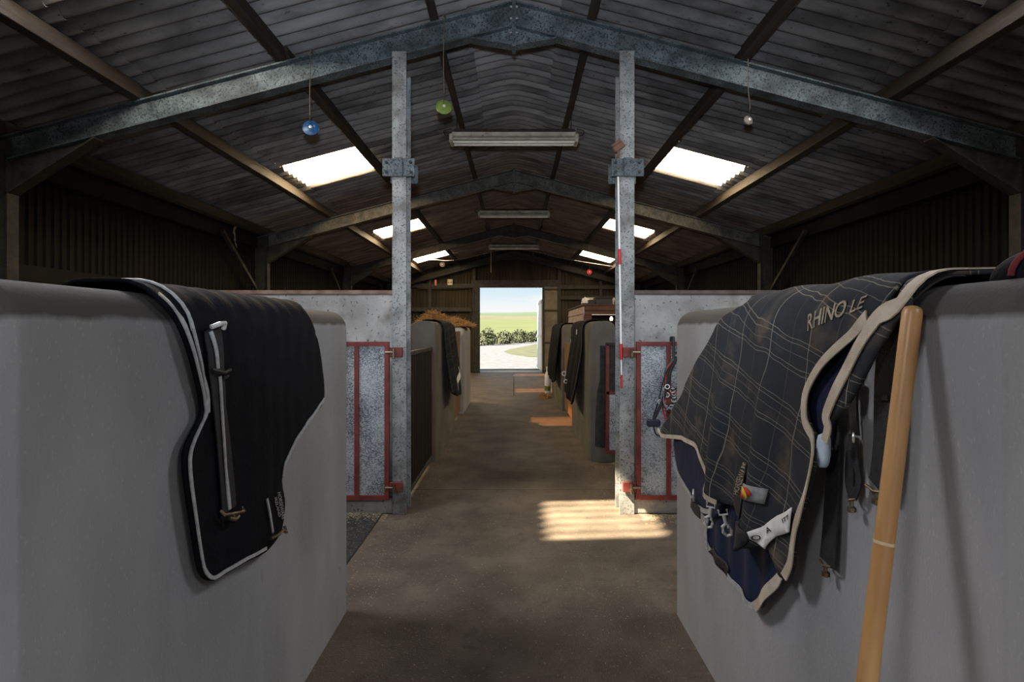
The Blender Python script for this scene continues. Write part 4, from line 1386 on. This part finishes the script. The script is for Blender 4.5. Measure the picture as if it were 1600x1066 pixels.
# ------------------------------------------------------------------ strip lights
def strip_light(y, z, label):
    root = empty('strip_light', (0, y, z), label, 'strip light', 'fluorescent strip lights')
    l = 0.75
    MB().cbox(-l + 0.06, l - 0.04, y - 0.05, y + 0.05, z + 0.13, z + 0.165, 0.004).build('mounting_board', MT['timber'], root)
    mb = MB()
    prof = [(-0.045, 0.13), (-0.045, 0.085), (-0.085, 0.045), (-0.085, 0.03), (0.085, 0.03), (0.085, 0.045), (0.045, 0.085), (0.045, 0.13)]
    for x in (-l + 0.03, l - 0.03):
        mb.v += [Vector((x, y + a, z + b)) for a, b in prof]
    n = len(prof)
    mb.f = [(i, (i + 1) % n, n + (i + 1) % n, n + i) for i in range(n)] + [tuple(range(n)), tuple(range(n, 2 * n))]
    mb.build('body', MT['fitting'], root)
    mb = MB()
    for x in (-l, l - 0.045):
        M_ = MB(); M_.cbox(x, x + 0.045, y - 0.095, y + 0.095, z + 0.0, z + 0.1, 0.012); M_.build('end_cap', MT['fitting'], root)
    for dy in (-0.045, 0.045):
        MB().tube([(-l + 0.045, y + dy, z + 0.012), (l - 0.045, y + dy, z + 0.012)], 0.016, 10).build('lamp_tube', MT['tube'], root, True)
    mb = MB()
    prof = [(-0.09, 0.035), (-0.075, 0.005), (0.0, -0.012), (0.075, 0.005), (0.09, 0.035)]
    for s in (-1, 1):
        mb2 = MB()
        mb2.tube([(s * 0.67, y, z + 0.16), (s * 0.67, y, T(0.67) + 0.01)], 0.006, 6)
        mb2.build('hanger_rod', MT['galv_dark'], root)
        w = MB()
        w.tube(smooth_path([(s * (l - 0.03), y - 0.02, z + 0.09), (s * (l + 0.05), y - 0.03, z + 0.1), (s * (l + 0.06), y - 0.02, z + 0.15), (s * (l - 0.02), y - 0.03, z + 0.17)], 5), 0.006, 6)
        w.build('supply_cable', MT['dark'], root, True)
    return root
strip_light(6.3, 3.72, 'long cream fluorescent strip light hung in the bay past the two posts')
strip_light(11.25, 3.9, 'long cream fluorescent strip light hung in the middle bay')
lt3 = strip_light(15.95, 3.93, 'long cream fluorescent strip light with pull cord, nearest the far doorway')
MB().tube([(-0.68, 15.9, 3.95), (-0.68, 15.9, 3.25)], 0.008, 5).build('pull_cord', MT['straw_pale'], lt3)

# ------------------------------------------------------------------ hanging licks
def lick(x, y, z, ztop, col, label, rad=0.066, big=True):
    root = empty('hanging_lick', (x, y, z - rad), label, 'hanging lick', 'licks hung on twine from the roof frames')
    tw = MB()
    tw.tube([(x, y - 0.012, z), (x + 0.003, y - 0.03, z + 0.1), (x - 0.004, y - 0.01, (z + ztop) / 2), (x, y, ztop)], 0.0045, 5)
    tw.tube([(x, y, ztop), (x + 0.01, y + 0.06, ztop + 0.01), (x, y + 0.12, ztop)], 0.0045, 5)
    tw.build('twine', MT['rope'], root, True)
    m = Matrix.Rotation(math.radians(78), 4, 'X') @ Matrix.Rotation(0.2, 4, 'Y')
    d = MB()
    d.lathe([(0.0, 0.014), (0.012, 0.014), (0.014, 0.02), (rad * 0.6, 0.018), (rad, 0.006), (rad, -0.004), (rad * 0.9, -0.012), (0, -0.012)], (x, y, z), 24, m)
    d.build('disc', col, root, True)
    hb = MB(); hb.lathe([(0.014, 0.018), (0.013, 0.026), (0.006, 0.028)], (x, y, z), 10, m); hb.build('hub', MT['metal'], root)
    return root
MT['blue'] = mat('blue_plastic', (0.006, 0.045, 0.13), (0.012, 0.075, 0.19), 30, 0.35, spots=[((0.25, 0.28, 0.3), 40, 0.62, 0.66, 0.8)])
MT['lime'] = mat('lime_plastic', (0.11, 0.16, 0.03), (0.16, 0.21, 0.045), 30, 0.4, spots=[((0.1, 0.16, 0.04), 45, 0.6, 0.64, 0.7)])
MT['lickbrown'] = mat('grey_brown_lick', (0.14, 0.11, 0.09), (0.22, 0.18, 0.15), 30, 0.5)
lick(-1.7, 4.5, 3.235, T(1.7) + 0.004, MT['blue'], 'blue disc lick hanging on twine from the frame over the posts')
lick(-0.585, 4.5, 3.41, T(0.585) + 0.004, MT['lime'], 'lime green disc lick hanging on twine from the frame over the posts')
lick(1.96, 4.5, 3.3, T(1.96) + 0.004, MT['lickbrown'], 'brown lick hanging on looped twine from the frame over the posts', 0.04)
lick(-1.88, 14.12, 3.26, T(1.88) + 0.004, MT['lickbrown'], 'small pale lick hanging from the far frame on the socket box side', 0.07, False)
lick(1.98, 14.12, 3.06, T(1.98) + 0.004, MT['pole_red'], 'small red lick hanging from the far frame above the wooden hut', 0.07, False)

# ------------------------------------------------------------------ head collars on the right gate
hk = MB()
hx, hy, hz = 1.315, 4.42, 1.43
hk.tube([(hx, 4.449, hz + 0.05), (hx, 4.43, hz + 0.055), (hx, 4.425, hz), (hx, 4.425, hz - 0.12), (hx, 4.40, hz - 0.145), (hx, 4.37, hz - 0.13), (hx, 4.36, hz - 0.1)], 0.012, 8)
hk.tube([(hx, 4.425, hz - 0.07), (hx + 0.16, 4.425, hz - 0.07), (hx + 0.16, 4.44, hz - 0.07)], 0.01, 8)
hk.tube([(hx, 4.43, hz + 0.055), (hx, 4.50, hz + 0.055), (hx, 4.51, hz + 0.02)], 0.01, 8)
hk.build('tack_hook', MT['dark'], None, True, label='black tack hook over the top rail of the gate with head collars', cat='hook')
def webmat(n, c): return mat(n, c, tuple(min(1, v * 1.5) for v in c), 60, 0.7)
COLS = [('black', webmat('black_web', (0.012, 0.012, 0.014))), ('red', webmat('red_web', (0.4, 0.02, 0.02))), ('teal', webmat('teal_web', (0.01, 0.1, 0.11))), ('navy', webmat('navy_web', (0.012, 0.014, 0.03))), ('grey', webmat('grey_web', (0.16, 0.15, 0.18)))]
def head_collar(i, a, drop, lean, m, m2, label):
    r = random.Random(i)
    yb = 4.372 - 0.006 * i
    c0 = Vector((hx + 0.004 * i, yb, hz - 0.13))
    root = empty('head_collar', (c0.x, c0.y, c0.z - drop), label, 'head collar', 'head collars on the tack hook')
    def q(u, v, w=0.0):
        # u across, v down
        return c0 + Vector((u + v * lean, w, -v))
    crown = smooth_path([q(-a, drop * 0.55, -0.01), q(-a * 0.9, drop * 0.2, 0), q(-a * 0.4, 0.015), q(0, -0.012), q(a * 0.4, 0.015), q(a * 0.9, drop * 0.2, 0.005), q(a, drop * 0.55, -0.01)], 5)
    MB().tube(crown, 0.011, 6, flat=0.45, up=(0, 1, 0)).build('crown_strap', m, root, True)
    nose = smooth_path([q(-a, drop * 0.55, -0.01), q(-a * 1.2, drop * 0.8, -0.03), q(-a * 0.5, drop, -0.04), q(a * 0.6, drop * 0.95, -0.035), q(a * 1.2, drop * 0.75, -0.02), q(a, drop * 0.55, -0.01)], 5)
    MB().tube(nose, 0.013, 6, flat=0.5, up=(0, 1, 0)).build('noseband', m2, root, True)
    throat = smooth_path([q(-a, drop * 0.5, -0.015), q(-a * 0.2, drop * 0.62, -0.045), q(a * 0.9, drop * 0.5, -0.015)], 5)
    MB().tube(throat, 0.011, 6, flat=0.5, up=(0, 1, 0)).build('throat_strap', m, root, True)
    for k, (u, v) in enumerate(((-a, 0.55), (a, 0.55), (-a * 0.2, 0.63), (a * 0.1, 0.98))):
        mb = MB(); mb.torus(q(u, drop * v, -0.04), 0.017, 0.004, Matrix.Rotation(r.uniform(-0.6, 0.6), 4, 'Z'), 12, 6); mb.build('ring', MT['metal'], root, True)
    bk = MB(); u = -a * 0.92; v = drop * 0.32
    p = q(u, v, -0.018)
    bk.tube([p + Vector((-0.014, 0, -0.016)), p + Vector((0.014, 0, -0.016)), p + Vector((0.014, 0, 0.016)), p + Vector((-0.014, 0, 0.016))], 0.003, 5, True)
    bk.build('buckle', MT['brass'], root)
head_collar(0, 0.1, 0.5, 0.02, COLS[2][1], COLS[2][1], 'teal webbing head collar at the back of the bunch on the hook')
head_collar(1, 0.085, 0.42, -0.06, COLS[1][1], COLS[0][1], 'head collar with red crown strap and black noseband in the bunch')
head_collar(2, 0.08, 0.6, -0.22, COLS[0][1], COLS[3][1], 'long black head collar with navy noseband leaning out of the bunch')
head_collar(3, 0.07, 0.5, -0.1, COLS[0][1], COLS[1][1], 'black head collar with red noseband at the front of the bunch')
head_collar(4, 0.06, 0.38, -0.2, COLS[0][1], COLS[4][1], 'short black head collar with grey padded noseband in the bunch')
ld = empty('lead_rope', (hx - 0.2, 4.33, hz - 0.68), 'black lead rope with padded dark end dangling below the head collars', 'lead rope', 'head collars on the tack hook')
MB().tube(smooth_path([(hx + 0.0, 4.345, hz - 0.112), (hx - 0.055, 4.33, hz - 0.22), (hx - 0.1, 4.32, hz - 0.4), (hx - 0.19, 4.315, hz - 0.6)], 6), 0.013, 8).build('rope', COLS[0][1], ld, True)
MB().cbox(hx - 0.25, hx - 0.14, 4.295, 4.335, hz - 0.66, hz - 0.6, 0.012).build('padded_end', COLS[3][1], ld)

# ------------------------------------------------------------------ straw
def straw_pile(name, c, rx, ry, h, n, m, seed, label, z0=0.0, ln=(0.08, 0.2)):
    r = random.Random(seed)
    root = empty(name, (c[0], c[1], z0), label, 'straw')
    mb = MB()
    nr, na = 10, 28
    def surf(u, a):
        hh = h * max(0.0, math.cos(u * PI / 2)) ** 0.55
        p = Vector((c[0] + rx * u * math.cos(a), c[1] + ry * u * math.sin(a), z0 + hh * (0.93 + 0.07 * math.sin(a * 3 + u * 7))))
        if h > 1 and p.x > -1.24:
            p.z = max(p.z, 1.612 + 0.2 * math.cos(u * PI / 2))      # rests on the partition top there
        return p
    for i in range(nr + 1):
        for k in range(na):
            mb.v.append(surf(i / nr, 2 * PI * k / na))
    for i in range(nr):
        for k in range(na):
            l = (k + 1) % na
            mb.f.append((i * na + k, i * na + l, (i + 1) * na + l, (i + 1) * na + k))
    mb.build('straw_mound', m, root, True)
    st_ = MB()
    for i in range(n):
        u = r.random() ** 0.6; a = r.uniform(0, 2 * PI)
        p = surf(u * 0.98, a) + Vector((0, 0, r.uniform(-0.01, 0.025)))
        d = Vector((r.uniform(-1, 1), r.uniform(-1, 1), r.uniform(-0.5, 0.35))).normalized()
        l = r.uniform(*ln)
        t_ = d.orthogonal().normalized() * 0.0035
        st_.add([p - d * l / 2 - t_, p - d * l / 2 + t_, p + d * l / 2 + t_, p + d * l / 2 - t_], [(0, 1, 2, 3)])
    o = st_.build('straw_stalks', m, root)
    o['kind'] = 'stuff'
straw_pile('straw_heap', (-1.6, 10.6), 0.82, 0.95, 1.9, 6000, MT['straw'], 4, 'large golden straw heap rising behind the brown plank gate')
straw_pile('straw_heap', (0.72, 12.3), 0.15, 0.28, 0.05, 500, MT['straw'], 5, 'small scatter of straw on the floor beside the white plastic drum', ln=(0.05, 0.12))
# loose stalks and dust on the floor
r = random.Random(12)
mb = MB()
def stalk(x, y, l, w=0.0011):
    l *= 0.5
    a = r.uniform(0, PI)
    d = Vector((math.cos(a), math.sin(a), 0)) * l / 2
    t_ = Vector((-math.sin(a), math.cos(a), 0)) * w
    p = Vector((x, y, 0.0025 + r.random() * 0.002))
    if x < -1.1 and y < 4.5: p.z += 0.014
    mb.add([p - d - t_, p + d - t_, p + d + t_, p - d + t_], [(0, 1, 2, 3)])
for i in range(1500):
    y = 1.3 + 17 * r.random() ** 1.6
    stalk(r.uniform(-0.85, 0.85), y, r.uniform(0.005, 0.025))
for i in range(1600):
    e = r.choice((-1, 1))
    stalk(e * (1.05 + 0.5 * r.random()), 4.5 - abs(r.gauss(0, 0.1)), r.uniform(0.01, 0.05))
for i in range(500):
    stalk(r.uniform(-1.35, -0.7), r.uniform(3.0, 4.6), r.uniform(0.008, 0.03))
for i in range(900):
    e = r.choice((-1, 1))
    stalk(e * (0.88 - abs(r.gauss(0, 0.08))), r.uniform(4.8, 12), r.uniform(0.01, 0.04))
for i in range(300):
    stalk(r.uniform(0.9, 1.5), 6.1 - abs(r.gauss(0, 0.15)), r.uniform(0.01, 0.05))
mb.build('loose_straw', MT['straw_pale'], None, label='loose straw stalks scattered over the concrete aisle floor', cat='straw', kind='stuff')

# ------------------------------------------------------------------ wooden hut with things on its roof
hx0, hx1, hy0, hy1, hh = 1.29, 3.2, 9.95, 12.6, 2.02
hut = empty('wooden_hut', ((hx0 + hx1) / 2, (hy0 + hy1) / 2, 0), 'small wooden hut with pale weatherboard side and dark open front', 'hut')
nb = 14
for i in range(nb):
    z0 = 0.02 + i * (hh - 0.06) / nb
    z1 = z0 + (hh - 0.06) / nb - 0.004
    mb = MB()
    mb.hexa([(hx0 - 0.02, hy0, z0), (hx0 + 0.015, hy0, z0), (hx0 + 0.015, hy1, z0), (hx0 - 0.02, hy1, z0), (hx0 - 0.004, hy0, z1), (hx0 + 0.015, hy0, z1), (hx0 + 0.015, hy1, z1), (hx0 - 0.004, hy1, z1)])
    mb.build('weatherboard', MT['hut_side'], hut)
MB().box(hx1 - 0.02, hx1, hy0, hy1, 0.02, hh).build('side_wall', MT['hut_dark'], hut)
MB().box(hx0 + 0.015, hx1 - 0.02, hy1 - 0.02, hy1, 0.02, hh).build('rear_wall', MT['hut_dark'], hut)
MB().cbox(hx0 - 0.03, hx1 + 0.03, hy0 - 0.03, hy1 + 0.03, hh - 0.03, hh, 0.005).build('hut_roof', MT['hut_dark'], hut)
for i, (z0, z1) in enumerate(((1.9, 1.985), (1.82, 1.895))):
    MB().cbox(hx0 + 0.02, hx1 - 0.02, hy0 - 0.02, hy0 + 0.005, z0, z1, 0.004).build('front_board', MT['hut_dark'], hut)
MB().cbox(hx0 + 0.0, hx0 + 0.15, hy0 - 0.02, hy0 + 0.005, 0.02, 1.815, 0.004).build('corner_board', MT['hut_dark'], hut)
MB().cbox(hx0 + 0.15, hx1 - 0.02, hy0 - 0.025, hy0 + 0.01, 1.815, 1.83, 0.003).build('opening_trim', MT['white'], hut)
MB().cbox(hx0 + 0.15, hx1 - 0.02, hy0 - 0.02, hy0 + 0.005, 0.02, 1.45, 0.004).build('front_panel', MT['hut_dark'], hut)
MB().cbox(hx0 + 0.16, hx1 - 0.05, hy0 + 0.5, hy0 + 0.85, 1.44, 1.47, 0.004).build('inner_shelf', MT['plank'], hut)
bl = empty('light_bulb', (1.92, 10.6, 1.76), 'small glowing light bulb inside the open front of the wooden hut', 'light bulb')
m = Matrix.Identity(4)
MB().lathe([(0.006, -0.038), (0.022, -0.03), (0.032, -0.008), (0.03, 0.012), (0.014, 0.036), (0.013, 0.045)], (1.92, 10.6, 1.76), 14).build('bulb_glass', emit('warm_bulb', (1.0, 0.6, 0.28), 14.0), bl, True)
MB().lathe([(0.016, 0.045), (0.018, 0.05), (0.018, 0.09), (0.008, 0.1)], (1.92, 10.6, 1.76), 10).build('bulb_holder', MT['dark'], bl)
MB().tube([(1.92, 10.6, 1.855), (1.92, 10.6, 1.99)], 0.005, 6).build('flex', MT['dark'], bl)
for i, (x, w, h, c) in enumerate(((1.62, 0.05, 0.13, 'blue'), (1.74, 0.06, 0.16, 'straw'), (1.86, 0.05, 0.11, 'pole_red'))):
    mb = MB(); mb.lathe([(w * 0.9, 0), (w, 0.01), (w, h * 0.7), (w * 0.5, h * 0.85), (w * 0.5, h), (w * 0.3, h)], (x, 10.62, 1.4705), 12)
    mb.build('bottle', MT[c], None, True, label=('blue', 'straw coloured', 'red')[i] + ' bottle on the shelf inside the wooden hut', cat='bottle', group='bottles on the hut shelf')
MB().cbox(1.42, 2.6, 10.75, 11.05, hh, hh + 0.17, 0.02, Matrix.Translation((0, 0, hh)) @ Matrix.Rotation(0.0, 4, 'Y') @ Matrix.Translation((0, 0, -hh))).build('foam_slab', mat('cream_foam', (0.5, 0.42, 0.28), (0.68, 0.58, 0.42), 8, 0.9), None, label='long cream foam slab lying on the roof of the wooden hut', cat='slab')
bx = empty('storage_box', (1.72, 10.2, hh), 'large black plastic box on the roof of the wooden hut', 'box')
MB().cbox(1.53, 1.85, 10.07, 10.33, hh, hh + 0.11, 0.01).build('box_body', MT['dark'], bx)
MB().cbox(1.52, 1.86, 10.06, 10.34, hh + 0.11, hh + 0.13, 0.006).build('box_lid', MT['dark'], bx)
bx = empty('storage_box', (1.45, 10.2, hh), 'small black plastic box beside the larger one on the hut roof', 'box')
MB().cbox(1.41, 1.5, 10.11, 10.25, hh, hh + 0.08, 0.008).build('box_body', MT['dark'], bx)
MB().cbox(1.405, 1.505, 10.105, 10.255, hh + 0.08, hh + 0.09, 0.004).build('box_lid', MT['dark'], bx)
MB().cbox(1.27, 1.42, 9.98, 10.09, hh, hh + 0.022, 0.006).build('tray', MT['dark'], None, label='flat black tray at the front corner of the hut roof', cat='tray')
def crumple(c, sx, sy, sz, m, seed, name, label, cat):
    r = random.Random(seed)
    bm = bmesh.new()
    bmesh.ops.create_icosphere(bm, subdivisions=3, radius=1.0)
    for v in bm.verts:
        k = 1 + r.uniform(-0.18, 0.18)
        v.co = Vector((v.co.x * sx * k, v.co.y * sy * k, max(0.0, (v.co.z * k + 0.6) * sz / 1.6)))
    me = bpy.data.meshes.new(name)
    bm.to_mesh(me)
    bm.free()
    return link(name, me, m, None, c, False, label, cat)
crumple((1.4, 10.5, hh), 0.08, 0.1, 0.16, MT['white'], 3, 'plastic_bag', 'crumpled white plastic bag at the edge of the hut roof', 'bag')
crumple((2.05, 10.3, hh), 0.12, 0.12, 0.12, MT['blue'], 4, 'plastic_bag', 'crumpled blue plastic bag beside the black box on the hut roof', 'bag')
MB().cbox(1.1, 1.7, 13.2, 13.6, 0.0, 1.62, 0.01).build('plywood_cupboard', mat('tan_plywood', (0.22, 0.15, 0.09), (0.3, 0.21, 0.13), 6), None, label='plain tan plywood cupboard standing behind the hut near the doorway', cat='cupboard')

# white drum
dx, dy = 0.8, 12.78
root = empty('plastic_drum', (dx, dy, 0), 'tall white plastic drum with green band on the floor beside a partition', 'drum')
MB().lathe([(0.06, 0), (0.07, 0.01), (0.07, 0.42), (0.065, 0.47), (0.03, 0.56), (0.026, 0.6)], (dx, dy, 0.001), 16).build('drum_body', MT['white'], root, True)
MB().lathe([(0.0712, 0.1), (0.0715, 0.11), (0.0715, 0.2), (0.0712, 0.21)], (dx, dy, 0), 16).build('drum_band', MT['lime'], root, True)
MB().lathe([(0.03, 0.6), (0.034, 0.605), (0.034, 0.66), (0.02, 0.67)], (dx, dy, 0), 12).build('drum_cap', MT['white'], root, True)

# ------------------------------------------------------------------ end wall fittings
sb = empty('socket_box', (-2.28, Y1 - 0.16, 3.1), 'cream double socket box on the end wall left of the doorway', 'socket box')
MB().cbox(-2.37, -2.19, Y1 - 0.2, Y1 - 0.12, 3.13, 3.34, 0.008).build('box_body', mat('cream_plastic', (0.5, 0.45, 0.33), (0.58, 0.52, 0.4), 10, 0.5), sb)
for x in (-2.325, -2.245):
    MB().cbox(x - 0.018, x + 0.018, Y1 - 0.206, Y1 - 0.199, 3.2, 3.24, 0.002).build('socket', MT['dark'], sb)
MB().cbox(-2.83, -2.75, Y1 - 0.19, Y1 - 0.12, 3.12, 3.32, 0.006).build('switch_box', mat('orange_plastic', (0.4, 0.12, 0.04), (0.5, 0.17, 0.06), 10, 0.5), None, label='small orange switch box on the end wall beside the socket box', cat='switch box')
cd = MB()
cd.tube([(-3.4, Y1 - 0.15, 3.02), (-2.2, Y1 - 0.15, 3.02), (-1.6, Y1 - 0.15, 3.05), (-1.53, Y1 - 0.15, 2.95), (-1.52, Y1 - 0.15, 2.1)], 0.02, 6)
cd.build('conduit_pipe', MT['galv_dark'], None, True, label='dark conduit pipe running along the end wall under the socket box', cat='pipe')
cd = MB()
cd.tube(smooth_path([(-3.6, 16.8, 3.72), (-2.6, 17.2, 3.78), (-1.95, 17.6, 3.82), (-0.6, 17.9, 4.16), (0, 18.0, 4.25), (0.6, 17.9, 4.16), (1.95, 17.6, 3.82), (3.6, 17.2, 3.5)], 6), 0.012, 6)
cd.build('roof_cable', MT['galv_clean'], None, True, label='pale cable strung across below the roof near the far doorway', cat='cable')
# torn strip of netting at the left eaves
mb = MB()
pts = []
for i in range(14):
    t = i / 13
    pts.append(Vector((-4.46 + 0.02 * math.sin(t * 9), 8.6 + 0.03 * math.sin(t * 14), 3.3 - 0.45 * t)))
for i, p in enumerate(pts):
    w = 0.035 * (1 - i / 16) + 0.012 * math.sin(i * 2.3)
    mb.v += [p + Vector((0, -w, 0)), p + Vector((0.004, w, 0))]
for i in range(13):
    mb.f.append((2 * i, 2 * i + 1, 2 * i + 3, 2 * i + 2))
o = mb.build('torn_strip', mat('dusty_cloth', (0.2, 0.17, 0.12), (0.3, 0.26, 0.2), 20), None, True, label='torn pale strip of sheeting dangling from the eaves by the dark wall', cat='torn sheeting')
md = o.modifiers.new('thickness', 'SOLIDIFY'); md.thickness = 0.004
